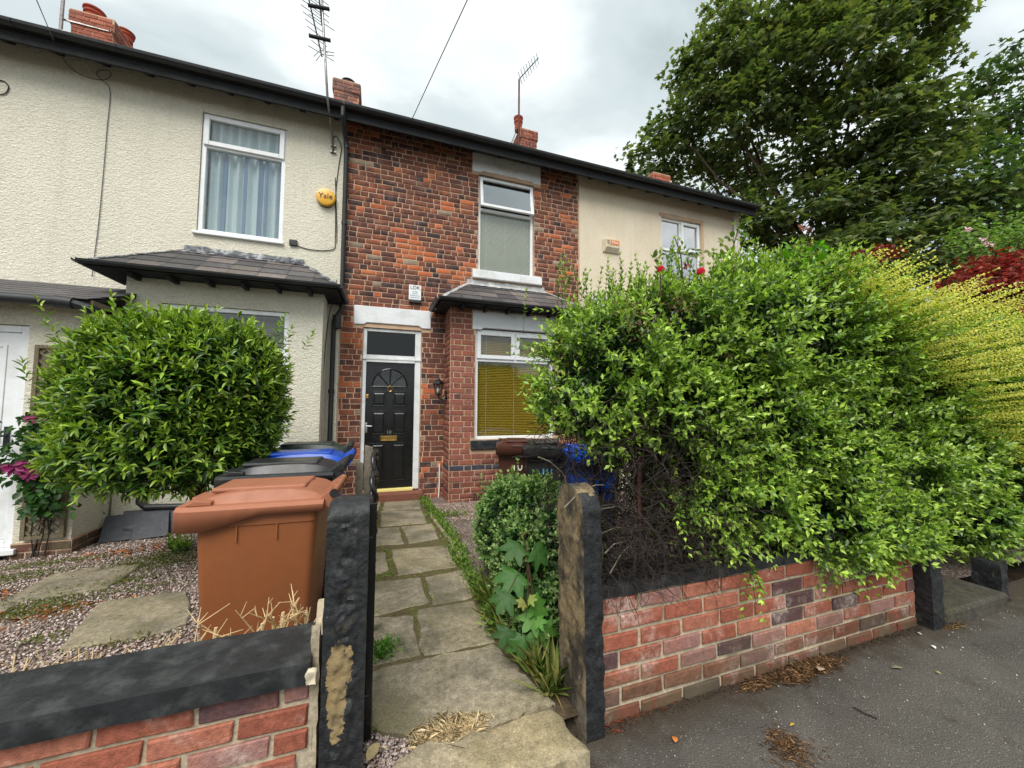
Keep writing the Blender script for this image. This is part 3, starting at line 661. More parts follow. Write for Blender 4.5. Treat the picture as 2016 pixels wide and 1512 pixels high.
def shell(root, x0, x1, mat, openings, face=0., z0=-.28):
    w = wall_cells(MB(), x0, x1, z0, WT, face, .25, openings).build('wall', mat, root)
    s = MB(); s.box(x0+.003, x0+.11, .252, 8.0, z0, WT).box(x1-.11, x1-.003, .252, 8.0, z0, WT).box(x0+.003, x1-.003, 8.0, 8.2, z0, WT)
    s.prism([(x0+.003, .3, WT+.002), (x0+.003, 4., 8.2), (x0+.003, 7.9, WT+.002)], (.1, 0, 0)); s.prism([(x1-.103, .3, WT+.002), (x1-.103, 4., 8.2), (x1-.103, 7.9, WT+.002)], (.1, 0, 0))
    s.build('rear_wall', mat, root)
    i = MB(); i.box(x0+.115, x1-.115, .26, 7.95, 2.72, 2.9).box(x0+.115, x1-.115, .26, 7.95, 5.7, 5.75).box(x0+.115, x1-.115, 3.2, 3.3, 2.9, 5.7).box(x0+.115, x1-.115, 3.2, 3.3, z0, 2.72).box(x0+.115, x1-.115, .26, 3.2, z0, .02)
    i.build('interior_floors', 'interior', root); return w
# ---- the brick house
BX0, BX1 = -.585, 3.58
brick_house = thing('brick_house', 'brown and orange brick terraced house with a black front door numbered 10', 'house', (1.5, 0, -.1))
DO = (-.25, .645, -.28, 2.62); UO = (1.585, 2.645, 3.745, 5.50)
bw = shell(brick_house, BX0, BX1, 'mortar', [DO, UO])
hole = [DO, UO, (-.39, .79, 2.60, 2.955), (1.462, 2.772, 5.49, 5.89), (1.478, 2.778, 3.595, 3.76), (1.04, 3.18, -.3, 2.98)]
rows = lay(BX0+.01, BX1-.012, -.28, 5.99, .0848, 'mix', hole, 3)
def vis(w):
    if w[0] > 1.75 and w[2] < 2.6: return 0
    return 1/((w[0]-CAM[0])**2+(w[1]-CAM[1])**2+(w[2]-CAM[2])**2)
bay_wall = MB()
BF, BL, BR = -.52, 1.03, 3.19
wall_cells(bay_wall, BL, BR, -.28, 2.93, BF, BF+.22, [(1.425, 2.795, .86, 2.64)]); bay_wall.box(BL, BL+.11, BF+.22, -.002, -.28, 2.93).box(BR-.11, BR, BF+.22, -.002, -.28, 2.93)
bay_wall = bay_wall.build('bay_wall', 'mortar', brick_house)
bh = [(1.425, 2.795, .84, 2.60), (1.37, 2.86, 2.60, 2.90), (1.355, 2.87, .70, .87)]
nb, J1 = bricks(bay_wall, lay(BL, BR, -.28, 2.93, .0848, 'flem', bh, 5), (0, BF), 0, 'brick_face', bay_brick_col, 92, vis, seed=5)
nb2, J2 = bricks(bay_wall, lay(0, -BF-.01, -.28, 2.93, .0848, 'flem', [], 6), (BL, -.01), -math.pi/2, 'brick_face', bay_brick_col, 0, vis, seed=6)
nf, J3 = bricks(bw, rows, (0, 0), 0, 'brick_face', house_brick_col, 205, vis, seed=7)
Vs = J1[0]+J2[0]+J3[0]; Fs = []; b_ = 0
for A_ in Vs: Fs.append(A_[:9*0+0].shape and None)
Fs = []; b_ = 0
for Jx in (J1, J2, J3):
    for V_, F_ in zip(Jx[0], Jx[1]): Fs.append(F_-F_.min()+b_); b_ += len(V_)
link('brickwork', arrmesh('brickwork', np.concatenate(Vs), np.concatenate(Fs), np.concatenate(J1[2]+J2[2]+J3[2])), 'brick_face_joined', bw)['kind'] = 'stuff'
roof_and_gutter(brick_house, BX0, BX1, None, 1)
def notched(parent, x0, x1, z0, z1, y0, y1, name):   # lintel with a chamfered lower edge between its bearings
    MB().prism([(x0, y0, z0), (x0+.14, y0, z0), (x0+.19, y0, z0+.035), (x1-.19, y0, z0+.035), (x1-.14, y0, z0), (x1, y0, z0), (x1, y0, z1), (x0, y0, z1)], (0, y1-y0, 0)).build(name, 'white_paint', parent, bevel=.008)
notched(brick_house, -.388, .788, 2.655, 2.952, -.022, .1, 'lintel'); notched(brick_house, 1.465, 2.77, 5.525, 5.87, -.022, .1, 'lintel'); notched(brick_house, 1.375, 2.853, 2.60, 2.90, BF-.018, BF+.1, 'lintel')
MB().box(1.48, 2.775, -.075, .12, 3.602, 3.748).build('window_sill', 'white_paint', brick_house, bevel=.01)
MB().box(1.36, 2.865, BF-.035, BF+.1, .715, .855).build('window_sill', 'black_masonry_paint', brick_house, bevel=.01)
# upstairs window with its top light standing open
w = rect_frame(MB(), 1.59, 2.64, 3.75, 5.495, .05, .12, .045).box(1.635, 2.595, .05, .12, 4.865, 4.915).build('window', 'white_plastic', brick_house, bevel=.006)
pane(w, 1.63, 2.60, 3.79, 4.87, .085, 'glass'); blind(w, 1.64, 2.59, 3.80, 4.86, .115, 'blind_grey', .022, 66, .026)
T = Matrix.Translation((0, .045, 5.455)) @ Matrix.Rotation(R(-7.5), 4, 'X')
sm = rect_frame(MB(), 1.61, 2.62, -.56, 0., -.045, 0., .05); sm.v = [tuple(T @ Vector(v)) for v in sm.v]; so = sm.build('open_top_sash', 'white_plastic', w, bevel=.006)
gm_ = MB().box(1.655, 2.575, -.025, -.019, -.515, -.045); gm_.v = [tuple(T @ Vector(v)) for v in gm_.v]; gm_.build('pane', 'glass_bright', so)
# bay window with golden venetian blinds
w = rect_frame(MB(), 1.43, 2.79, .862, 2.615, BF+.05, BF+.12, .05).box(1.48, 2.74, BF+.05, BF+.12, 2.10, 2.165).box(2.08, 2.14, BF+.05, BF+.12, 2.165, 2.565).build('window', 'white_plastic', brick_house, bevel=.006)
for a, b in ((1.462, 2.098), (2.122, 2.758)):
    s = sash(w, a, b, 2.145, 2.585, BF+.025, .062); pane(w, a+.06, b-.06, 2.205, 2.525, BF+.06, 'glass')
pane(w, 1.478, 2.742, .905, 2.102, BF+.08, 'glass'); blind(w, 1.485, 2.735, .915, 2.56, BF+.13, 'blind_gold', .027, 50, .027)
slate_roof(brick_house, 2.11, -.004, 'bay', 'lead', 4)
# front door
fr = MB().box(-.245, -.19, .03, .12, .06, 2.612).box(.55, .642, .03, .12, .06, 2.612).box(-.19, .55, .03, .12, 2.565, 2.612).box(-.19, .55, .02, .12, 2.075, 2.19).box(-.25, .645, .012, .03, 2.115, 2.15).build('door_frame', 'white_paint', brick_house, bevel=.006)
pane(fr, -.19, .55, 2.19, 2.565, .07, 'glass_frosted')
MB().box(-.24, .64, .16, .17, .05, 2.6).build('door_backing', 'dark_interior', fr)
dr = MB().box(-.188, .548, .062, .107, .088, 2.072).build('door', 'black_paint', brick_house, bevel=.004)
def door_panel(x0, x1, z0, z1):
    y = .062; a = .018; m = MB()
    rect_frame(m, x0, x1, z0, z1, y-.010, y-.001, .016)
    m.hexa([(x0+.03, y-.001, z0+.03), (x1-.03, y-.001, z0+.03), (x1-.03, y-.001, z1-.03), (x0+.03, y-.001, z1-.03), (x0+.05, y-.011, z0+.05), (x1-.05, y-.011, z0+.05), (x1-.05, y-.011, z1-.05), (x0+.05, y-.011, z1-.05)])
    m.build('door_panel', 'black_paint', dr, bevel=.003)
for z0, z1 in ((1.375, 1.62), (.93, 1.305), (.20, .80)):
    for x0, x1 in ((-.10, .125), (.215, .44)): door_panel(x0, x1, z0, z1)
cx_, rx_, rz_, zb_ = .17, .265, .285, 1.69
arc = [(cx_+rx_*math.cos(R(a)), zb_+rz_*math.sin(R(a))) for a in range(0, 181, 9)]
for q in range(4):
    seg_ = [(cx_+.045*math.cos(R(q*45)), zb_+.05*math.sin(R(q*45)))]+[(cx_+(rx_-.014)*math.cos(R(a)), zb_+(rz_-.014)*math.sin(R(a))) for a in range(q*45+2, q*45+44, 6)]+[(cx_+.045*math.cos(R(q*45+45)), zb_+.05*math.sin(R(q*45+45)))]
    MB().prism([(x, .0585, z) for x, z in seg_], (0, .003, 0)).build('pane', 'glass_dim', dr)
MB().tube([(x, .058, z) for x, z in arc], .012, 6).tube([(cx_-rx_-.01, .058, zb_), (cx_+rx_+.01, .058, zb_)], .012, 6).tube([(cx_, .056, zb_), (cx_, .056, zb_+rz_)], .011, 6).tube([(cx_, .056, zb_), (cx_+rx_*.707, .056, zb_+rz_*.707)], .011, 6).tube([(cx_, .056, zb_), (cx_-rx_*.707, .056, zb_+rz_*.707)], .011, 6).build('fanlight_bars', 'black_paint', dr)
kn = MB().lathe([(.02, 0), (.026, -.006), (.012, -.02)], (cx_, .06, 1.70), 12, 'y'); kn.tube([(cx_+.036*math.sin(R(a)), .045, 1.655-.04*math.cos(R(a))) for a in range(-150, 151, 15)], .006, 6); kn.lathe([(.006, 0), (.013, -.012), (.006, -.022)], (cx_, .06, 1.605), 10, 'y'); kn.build('knocker', 'brass', dr, smooth=True, auto=40)
lb = rect_frame(MB(), .045, .297, .832, .91, .048, .061, .014).box(.061, .281, .053, .0615, .848, .894).build('letterbox', 'brass', dr, bevel=.002)
text_mesh('door_number', '10', .075, 'chrome', dr, (.172, .0595, .968), (R(90), 0, 0))
MB().box(-.186, -.152, .048, .061, .965, 1.12).tube([(-.17, .055, 1.07), (-.17, .025, 1.07), (-.085, .022, 1.068)], .008, 8).build('door_handle', 'chrome', dr, bevel=.003)
MB().box(-.185, -.145, .046, .061, 1.50, 1.565).build('lock', 'brass', dr, bevel=.006)
MB().box(-.19, .55, -.005, .11, .045, .088).build('threshold', 'yellow_strip', brick_house, bevel=.006)
MB().box(-.30, .70, -.17, .12, -.28, .043).build('doorstep', 'red_step', brick_house, bevel=.012)
MB().tube([(.965, -.03, .45), (.968, -.035, .1), (.955, -.04, -.1)], .011, 8).build('waste_pipe', 'white_paint', brick_house)
chimney(brick_house, 3.80, 4.30, 3.75, 4.3, 9.62, [(142, 82, 68), (156, 92, 76), (122, 72, 62)], [(3.72+.05, 3.9, .13, .42, 'terracotta')], 21, 7.9)
av = MB().box(1.40, 1.60, BF-.014, BF+.01, -.075, .055); av_ = av.build('air_brick', 'red_step', brick_house)
for k in range(5):
    for q in range(3): MB().box(1.415+k*.037, 1.438+k*.037, BF-.0165, BF-.013, -.06+q*.038, -.038+q*.038).build('air_hole', 'print_black', av_)
# ---- the cream house on the left of it
cream_house = thing('rendered_house', 'cream roughcast terraced house with white upstairs window and blue-striped curtains', 'house', (-3.5, 0, -.1), 'rendered houses of the terrace')
CX0, CX1 = -7.4, -.588
CU = (-2.44, -1.392, 3.76, 5.53)
shell(cream_house, CX0, CX1, 'cream_render', [CU], face=-.022)
roof_and_gutter(cream_house, CX0, CX1, None, 2)
w = rect_frame(MB(), -2.435, -1.397, 3.79, 5.525, .0, .08, .055).box(-2.38, -1.452, .0, .08, 5.03, 5.085).build('window', 'white_plastic', cream_house, bevel=.006)
MB().box(-2.475, -1.375, -.065, .05, 3.752, 3.788).build('window_sill', 'white_plastic', w, bevel=.006)
s = sash(w, -2.415, -1.417, 5.06, 5.505, -.03, .065); pane(w, -2.355, -1.477, 5.12, 5.445, .005, 'glass'); pane(w, -2.385, -1.447, 3.84, 5.035, .04, 'glass')
c_ = curtain(w, -2.39, -1.44, 3.82, 5.50, .125, 'curtain')
for x_ in (-2.20, -1.95, -1.76, -1.68, -1.5): curtain(c_, x_, x_+.045, 3.83, 5.05, .098, 'curtain_stripe', .012, 10, .11, 'curtain_stripe')
LF, LL, LR = -.54, -2.89, -.75
m = MB(); wall_cells(m, LL, LR, -.28, 2.93, LF, LF+.2, [(-2.56, -1.16, .84, 2.64)]); m.box(LL, LL+.12, LF+.2, -.024, -.28, 2.93).box(LR-.12, LR, LF+.2, -.024, -.28, 2.93); m.build('bay_wall', 'cream_render', cream_house)
w = rect_frame(MB(), -2.555, -1.165, .845, 2.635, LF+.03, LF+.10, .055).box(-2.5, -1.22, LF+.03, LF+.10, 2.08, 2.14).box(-1.75, -1.69, LF+.03, LF+.10, .9, 2.08).build('window', 'white_plastic', cream_house, bevel=.006)
pane(w, -2.505, -1.215, .895, 2.085, LF+.07, 'glass'); pane(w, -2.505, -1.215, 2.135, 2.585, LF+.07, 'glass')
MB().box(-2.6, -1.12, LF-.05, LF+.05, .80, .842).build('window_sill', 'white_plastic', w, bevel=.006)
MB().box(-2.5, -1.22, LF+.16, LF+.17, .9, 2.58).build('blind', 'dark_brown_bin', w)
slate_roof(cream_house, -1.82, -.026, 'bay', 'bitumen', 9, proj=.82)
# entrance porch with lean-to roof
PF = -1.10; PR = -2.91
m = wall_cells(MB(), CX0, PR, 0.02, 2.40, PF, PF+.2, [(-4.25, -3.345, -.3, 2.18)]); m.box(PR-.2, PR, PF+.2, LF+.1, .02, 2.40); porch = m.build('porch', 'cream_render', cream_house)
pm = MB(); pm.box(CX0, -4.252, PF-.02, PF+.18, -.3, .018).box(-3.343, PR+.02, PF-.02, PF+.18, -.3, .018).box(PR-.18, PR+.02, PF+.18, LF+.1, -.3, .018); plinth = pm.build('plinth', 'mortar', cream_house)
def plinth_col(r, w, i): return (*(np.array(srgb(*r.choice([(104, 66, 56), (88, 60, 54), (118, 76, 62)])))*r.uniform(.8, 1.15)), .2)
bricks(plinth, lay(-3.34, PR+.02, -.24, .015, .085, 'stretch', seed=31), (0, PF-.02), 0, 'wall_brick', plinth_col, seed=31)
bricks(plinth, lay(0, .62, -.24, .015, .085, 'stretch', seed=32), (PR+.02, PF-.02), math.pi/2, 'wall_brick', plinth_col, seed=32)
pr = MB(); pr.prism([(CX0, PF-.20, 2.435), (CX0, -.026, 2.88), (CX0, -.026, 2.84), (CX0, PF-.20, 2.395)], (-2.79-CX0, 0, 0)); pr_ = pr.build('porch_roof', 'eave_timber', cream_house)
nr = 7
for i in range(nr):
    x = CX0-.0+(.13 if i % 2 else 0)
    t0, t1 = i/nr-.02, min((i+1)/nr+.03, 1.)
    ya, yb = PF-.21+(-.028-PF+.21)*t0, PF-.21+(-.028-PF+.21)*t1; za, zb2 = 2.437+.443*t0, 2.437+.443*t1
    while x < -2.80:
        a, b = max(x, -4.6), min(x+.262, -2.785)
        if b-a > .03: MB().hexa([(a, ya, za+.012), (b, ya, za+.012), (b, yb, zb2+.002), (a, yb, zb2+.002), (a, ya, za+.021), (b, ya, za+.021), (b, yb, zb2+.011), (a, yb, zb2+.011)]).build('slate', 'slate', pr_, color=(*(np.array(srgb(82, 79, 80))*rnd.uniform(.8, 1.2)), 1))
        x += .264
MB().box(-2.79, -2.768, PF-.19, LF-.01, 2.39, 2.44).build('verge_board', 'trellis_wood', pr_)
g = MB(); g.tube([(CX0, PF-.25, 2.40), (-2.95, PF-.25, 2.395)], .05, 10).tube([(-3.02, PF-.25, 2.395), (-2.88, PF-.25, 2.385)], .058, 10).tube([(-2.9, PF-.25, 2.385), (-2.80, PF-.22, 2.36), (-2.76, PF-.1, 2.33)], .045, 8); g.build('porch_gutter', 'gutter_black', cream_house, smooth=True, auto=40)
pf = rect_frame(MB(), -4.245, -3.35, -.02, 2.175, PF+.03, PF+.11, .07).build('porch_door_frame', 'white_plastic', cream_house, bevel=.006)
MB().box(-4.3, -3.29, PF-.06, PF+.12, -.075, -.022).build('porch_door_sill', 'white_plastic', cream_house, bevel=.006)
pd = MB().box(-4.172, -3.423, PF+.045, PF+.105, .052, 2.102).build('porch_door', 'white_plastic', cream_house, bevel=.005)
for x0, x1 in ((-4.08, -3.82), (-3.77, -3.52)):
    for z0, z1 in ((.2, .85), (1.0, 1.98)): rect_frame(MB(), x0, x1, z0, z1, PF+.036, PF+.0445, .03).build('door_panel', 'white_plastic', pd, bevel=.005)
MB().box(-3.49, -3.45, PF+.028, PF+.0445, .90, 1.16).tube([(-3.47, PF+.03, 1.07), (-3.47, PF-.02, 1.07), (-3.60, PF-.025, 1.07)], .011, 8).build('door_handle', 'black_plastic', pd, bevel=.006)
chimney(cream_house, -6.22, -5.55, 3.75, 4.45, 9.60, [(160, 92, 74), (172, 104, 82), (140, 82, 68)], [(-6.0, 3.98, .17, .28, 'terracotta'), (-5.62, 4.28, .15, .22, 'terracotta')], 23, 7.9)
chimney(cream_house, -1.24, -.66, 3.75, 4.3, 9.63, [(146, 96, 84), (120, 88, 80), (170, 116, 96), (104, 80, 76)], [(-.93, 4.0, .17, .17, 'pot_black')], 25, 7.9)
# downpipe between the two houses, and the bay's outlet into it
dp = MB(); dp.tube([(-.60, EAVE_Y-.095, EAVE_Z+.02), (-.60, EAVE_Y-.095, EAVE_Z-.10), (-.575, -.12, 5.52), (-.565, -.085, 5.40), (-.56, -.085, 2.86), (-.66, -.085, 2.66), (-.665, -.085, .10), (-.665, -.13, .03)], .034, 12)
for z in (5.42, 4.2, 3.1, 1.6, .4): dp.tube([(-.56 if z > 2.8 else -.665, -.085, z-.03), (-.56 if z > 2.8 else -.665, -.085, z+.03)], .042, 12)
dp.tube([(-.62, -.085, 2.55), (-.62, -.085, 2.75)], .06, 12); dp.build('downpipe', 'gutter_black', cream_house, smooth=True, auto=40)
wp = MB().tube([(-2.60, LF-.07, .36), (-2.60, LF-.07, .24), (-2.54, LF-.07, .18), (-1.95, LF-.07, .15), (-1.55, LF-.07, .13)], .038, 10).build('waste_pipe', 'black_plastic', cream_house, smooth=True, auto=40)
# ---- the pale house at the end of the terrace
pale_house = thing('rendered_house', 'pale cream end-of-terrace house rising behind the tall green hedge', 'house', (5.6, 0, -.1), 'rendered houses of the terrace')
PX0, PX1 = 3.583, 7.78; PU = (5.55, 6.63, 3.50, 5.43)
shell(pale_house, PX0, PX1, 'pale_render', [PU], face=-.018); roof_and_gutter(pale_house, PX0, PX1+.15, None, 3)
w = rect_frame(MB(), 5.555, 6.625, 3.505, 5.425, .03, .10, .055).box(6.065, 6.115, .03, .10, 3.56, 5.37).box(5.61, 6.065, .03, .10, 4.72, 4.77).box(6.115, 6.57, .03, .10, 4.72, 4.77).build('window', 'white_plastic', pale_house, bevel=.006)
sash(w, 6.10, 6.60, 4.745, 5.40, 0., .06); pane(w, 6.155, 6.545, 4.80, 5.345, .04, 'glass_bright')
for a, b, c, d in ((5.605, 6.07, 4.765, 5.375), (5.605, 6.07, 3.555, 4.725), (6.11, 6.575, 3.555, 4.725)): pane(w, a, b, c, d, .06, 'glass_bright')
curtain(w, 5.61, 6.57, 3.52, 5.40, .3, 'curtain', .012, 60, .2)
MB().box(5.50, 6.68, -.032, .02, 5.432, 5.50).build('window_head', 'mortar', pale_house); MB().box(6.632, 6.69, -.026, .02, 3.5, 5.43).build('window_jamb', 'mortar', pale_house)
MB().prism([(3.75, -.02, 3.55), (4.4, -.02, 3.55), (4.9, -.75, 3.05), (3.62, -.75, 3.05)], (0, -.02, -.05)).build('bay_roof', 'lead', pale_house)
MB().box(4.0, 6.9, -.5, -.019, -.28, 2.95).build('bay_wall', 'pale_render', pale_house)
MB().tube([(7.60, -.05, 5.75), (7.60, -.05, 3.0), (7.60, -.05, 0)], .03, 8).build('downpipe', 'white_paint', pale_house)
chimney(pale_house, 6.88, 7.40, 1.75, 2.2, 7.72, [(166, 96, 76), (178, 106, 82), (144, 84, 68)], [], 27, 6.9)
# ------------------------------------------------------------------ front walls, gateposts, gate
import bmesh
def stone_block(name, mat, parent, x0, x1, y0, y1, z0, ztop, n=(6, 8, 26), amp=.008, freq=14., seed=0., lean=(0, 0), amp2=.004, margin=0.):
    """rough-hewn block: gridded faces, pushed about by noise; ztop is a function of (x, y)"""
    nx, ny, nz = n; V = []; Fq = []
    def grid(fn, a, b):
        base = len(V)
        for j in range(b+1):
            for i in range(a+1): V.append(fn(i/a, j/b))
        for j in range(b):
            for i in range(a): Fq.append((base+j*(a+1)+i, base+j*(a+1)+i+1, base+(j+1)*(a+1)+i+1, base+(j+1)*(a+1)+i))
    X = lambda u: x0+(x1-x0)*u; Y = lambda u: y0+(y1-y0)*u
    def side(x, y, t): return (x, y, z0+(ztop(x, y)-z0)*t)
    grid(lambda u, t: side(X(u), y0, t), nx, nz); grid(lambda u, t: side(X(1-u), y1, t), nx, nz); grid(lambda u, t: side(x0, Y(1-u), t), ny, nz); grid(lambda u, t: side(x1, Y(u), t), ny, nz)
    grid(lambda u, t: (X(u), Y(t), ztop(X(u), Y(t))), nx, ny)
    me = bpy.data.meshes.new(name); me.from_pydata(V, [], Fq); bm = bmesh.new(); bm.from_mesh(me); bmesh.ops.remove_doubles(bm, verts=bm.verts, dist=1e-4); bmesh.ops.recalc_face_normals(bm, faces=bm.faces); bm.normal_update()
    for v in bm.verts:
        p = v.co*freq+Vector((seed, seed*2, 0)); d = mnoise.noise(p)*amp+mnoise.noise(p*3.1)*amp2
        if margin:   # dressed margins down both edges, rough-picked field between
            e = min(v.co.x-x0, x1-v.co.x, ztop(v.co.x, v.co.y)-v.co.z+.01); k_ = min(1., max(0., (e-margin)/.012)); d = d*(.25+1.1*k_)+.005*k_*(v.normal.y < -.5)
        v.co += v.normal*d; t = (v.co.z-z0); v.co.x += lean[0]*t; v.co.y += lean[1]*t
    bm.to_mesh(me); bm.free(); me.polygons.foreach_set('use_smooth', [True]*len(me.polygons)); me.set_sharp_from_angle(angle=R(50)); return link(name, me, mat, parent)
def arch(y0, y1, zt, r): 
    c = (y0+y1)/2; h = (y1-y0)/2
    return lambda x, y: zt-r*(1-math.sqrt(max(0, 1-((y-c)/h)**2*.98)))
WF = -4.80
lw = thing('garden_wall', 'low red brick front wall with black painted coping beside the brown bin', 'wall', (-2.5, WF, 0), 'front garden walls')
core = MB().box(-6.5, -.185, WF, WF+.215, -.25, .452).build('core', 'wall_mortar', lw)
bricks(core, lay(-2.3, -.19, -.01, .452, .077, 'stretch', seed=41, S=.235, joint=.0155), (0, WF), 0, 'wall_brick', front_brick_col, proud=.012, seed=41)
stone_block('coping', 'black_masonry_paint', lw, -6.5, -.192, WF-.042, WF+.218, .453, lambda x, y: .522, (150, 8, 3), .005, 9, 2., amp2=.003)
rw = thing('garden_wall', 'low red brick front wall under the overhanging hedge along the pavement', 'wall', (2.1, WF, 0), 'front garden walls')
core = MB().box(.915, 3.262, WF, WF+.215, -.25, .526).build('core', 'wall_mortar', rw)
def rcol(r, w, i):
    c = front_brick_col(r, w, i)
    if r.random() < .10: c = (*srgb(84, 62, 62), .1)
    return c
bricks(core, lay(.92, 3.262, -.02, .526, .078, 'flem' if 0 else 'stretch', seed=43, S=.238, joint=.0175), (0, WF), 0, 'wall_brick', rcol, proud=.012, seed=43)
stone_block('coping', 'black_masonry_paint', rw, .915, 3.262, WF-.012, WF+.218, .527, lambda x, y: .578, (60, 6, 3), .005, 9, 4., amp2=.003)
pl = thing('gatepost', 'rough stone gatepost painted black with a bare tan patch, beside the iron gate', 'gatepost', (-.1, -4.77, 0), 'stone gateposts')
stone_block('shaft', 'post_black', pl, -.156, -.024, -4.875, -4.69, -.1, lambda x, y: arch(-4.875, -4.69, 1.045, .05)(x, y)-.03*max(0, (-.12-x)/.05)**2, (24, 12, 110), .007, 19, 1., (.004, 0), .007, .026)
stone_block('mortar_joint', 'wall_mortar', pl, -.196, -.170, -4.80, -4.66, -.1, lambda x, y: .60+.05*math.sin(y*40), (3, 5, 30), .008, 20, 3.)
pm_ = MB(); pm_.add([], []); stone_block('mortar_dab', 'ivory_plastic', pl, -.198, -.168, -4.885, -4.86, .475, lambda x, y: .515, (5, 4, 6), .010, 40, 5.)
pr2 = thing('gatepost', 'worn round-topped stone gatepost at the left end of the hedge', 'gatepost', (.88, -4.74, 0), 'stone gateposts')
sh = stone_block('shaft', 'post_worn', pr2, .838, .925, -4.865, -4.625, -.1, arch(-4.865, -4.625, 1.025, .11), (7, 18, 80), .007, 13, 7., (-.012, 0), .006)
sh.data.materials.append(M['post_black'])
for p_ in sh.data.polygons:
    if p_.normal.y < -.6: p_.material_index = 1
ep = thing('gatepost', 'short dark stone post closing the far end of the low brick wall', 'gatepost', (3.33, -4.8, 0), 'stone gateposts')
stone_block('shaft', 'post_dark', ep, 3.268, 3.385, -4.885, -4.70, -.1, lambda x, y: .56, (6, 8, 30), .010, 14, 9., amp2=.006)
e2 = thing('gatepost', 'small stone stump beyond the neighbouring step, under the hedge', 'gatepost', (4.2, -4.8, 0), 'stone gateposts')
stone_block('shaft', 'post_dark', e2, 4.17, 4.26, -4.86, -4.72, -.1, lambda x, y: .27, (5, 6, 20), .010, 14, 12., amp2=.006)
def slab(name, pts, th, mat, parent, seed=0, inset=.012, rise=.004, sub=5, jit=.006):
    """flagstone from a ground polygon: worn irregular edge, bevelled rim"""
    r = random.Random(seed); c = sum((Vector(p) for p in pts), Vector())/len(pts); ring = []
    for i, p in enumerate(pts):
        a, b = Vector(p), Vector(pts[(i+1) % len(pts)])
        for k in range(sub):
            q = a.lerp(b, k/sub); 
            if k == 0: q = q.lerp(c, .012)
            ring.append(c+(q-c)*1.02+Vector((r.gauss(0, jit), r.gauss(0, jit), 0)))
    n = len(ring); mb = MB(); V = [q-Vector((0, 0, th)) for q in ring]+[q-Vector((0, 0, .006)) for q in ring]
    V += [q+(c-q).normalized()*inset+Vector((0, 0, rise)) for q in ring]+[q.lerp(c, .45)+Vector((0, 0, rise+.002)) for q in ring]+[c+Vector((0, 0, rise+.002))]
    Fq = []
    for k in range(3):
        for i in range(n): Fq.append((k*n+i, k*n+(i+1) % n, (k+1)*n+(i+1) % n, (k+1)*n+i))
    Fq += [(3*n+i, 3*n+(i+1) % n, 4*n) for i in range(n)]
    mb.add(V, Fq); return mb.build(name, mat, parent, smooth=True, auto=30)
def zp(*pts): return [(620+x/2.6433, 940+y/2.6433) for x, y in pts]
path = thing('garden_path', None, None, (.4, -2.5, 0)); struct(path)
FLAGS = [zp((292,1008),(600,935),(930,868),(1080,1010),(1240,1172),(1050,1240),(880,1298),(835,1258),(735,1245),(630,1275),(520,1345),(285,1290)),
    zp((300,732),(512,716),(545,925),(300,985)), zp((522,690),(828,640),(940,858),(572,928)), zp((308,548),(545,522),(600,650),(308,716)), zp((572,522),(780,477),(824,625),(612,664)),
    zp((316,388),(368,392),(384,480),(312,512)), zp((396,376),(690,356),(738,464),(432,510)), zp((316,266),(440,260),(464,345),(316,356)), zp((447,259),(610,241),(648,320),(492,345)),
    zp((345,174),(556,172),(588,236),(342,256)), zp((366,128),(545,118),(554,166),(352,170)), zp((300,120),(345,118),(330,170),(300,172))]
FPOLY = []
for i, f in enumerate(FLAGS):
    pts = [atg(px, py, .016) for px, py in f]; FPOLY.append([(p.x, p.y) for p in pts]); slab('flagstone', pts, .07, 'flagstone', path, i)
st = [atz(px, py, .105) for px, py in zp((390,1512),(520,1405),(640,1372),(870,1312),(1238,1196),(1424,1425),(1180,1500),(900,1590),(500,1680))]
slab('threshold_stone', st, .125, 'gatestone_flag', path, 50, .02)
edg = [atg(px, py, .03) for px, py in zp((600,190),(650,260),(705,330),(765,425))]
MB().tube(edg, .022, 7).build('edging', 'gatestone_flag', path)
MB().box(3.40, 4.15, -4.90, -3.2, -.05, .10).build('neighbour_step', 'shaded_stone', path, bevel=.02)
z5 = lambda *pts: [(x/2.841, 980+y/2.841) for x, y in pts]
for i, (lab, f) in enumerate((('long grey flagstone lying in the gravel left of the brown bin', z5((335,850),(545,590),(1048,520),(1060,650),(1040,700),(850,765),(440,832))), ('pale flagstone set in the gravel nearer the cream house', z5((20,575),(300,428),(500,395),(790,372),(600,500),(150,572))), ('small flat slab by the cream house porch at the frame edge', z5((-160,640),(-20,560),(90,600),(-60,680))))):
    pts = [atg(px, py, .02) for px, py in f]; FPOLY.append([(p.x, p.y) for p in pts]); tag(slab('stone_slab', pts, .06, 'flagstone', None, 60+i), lab, 'stone slab', 'slabs set in the gravel')
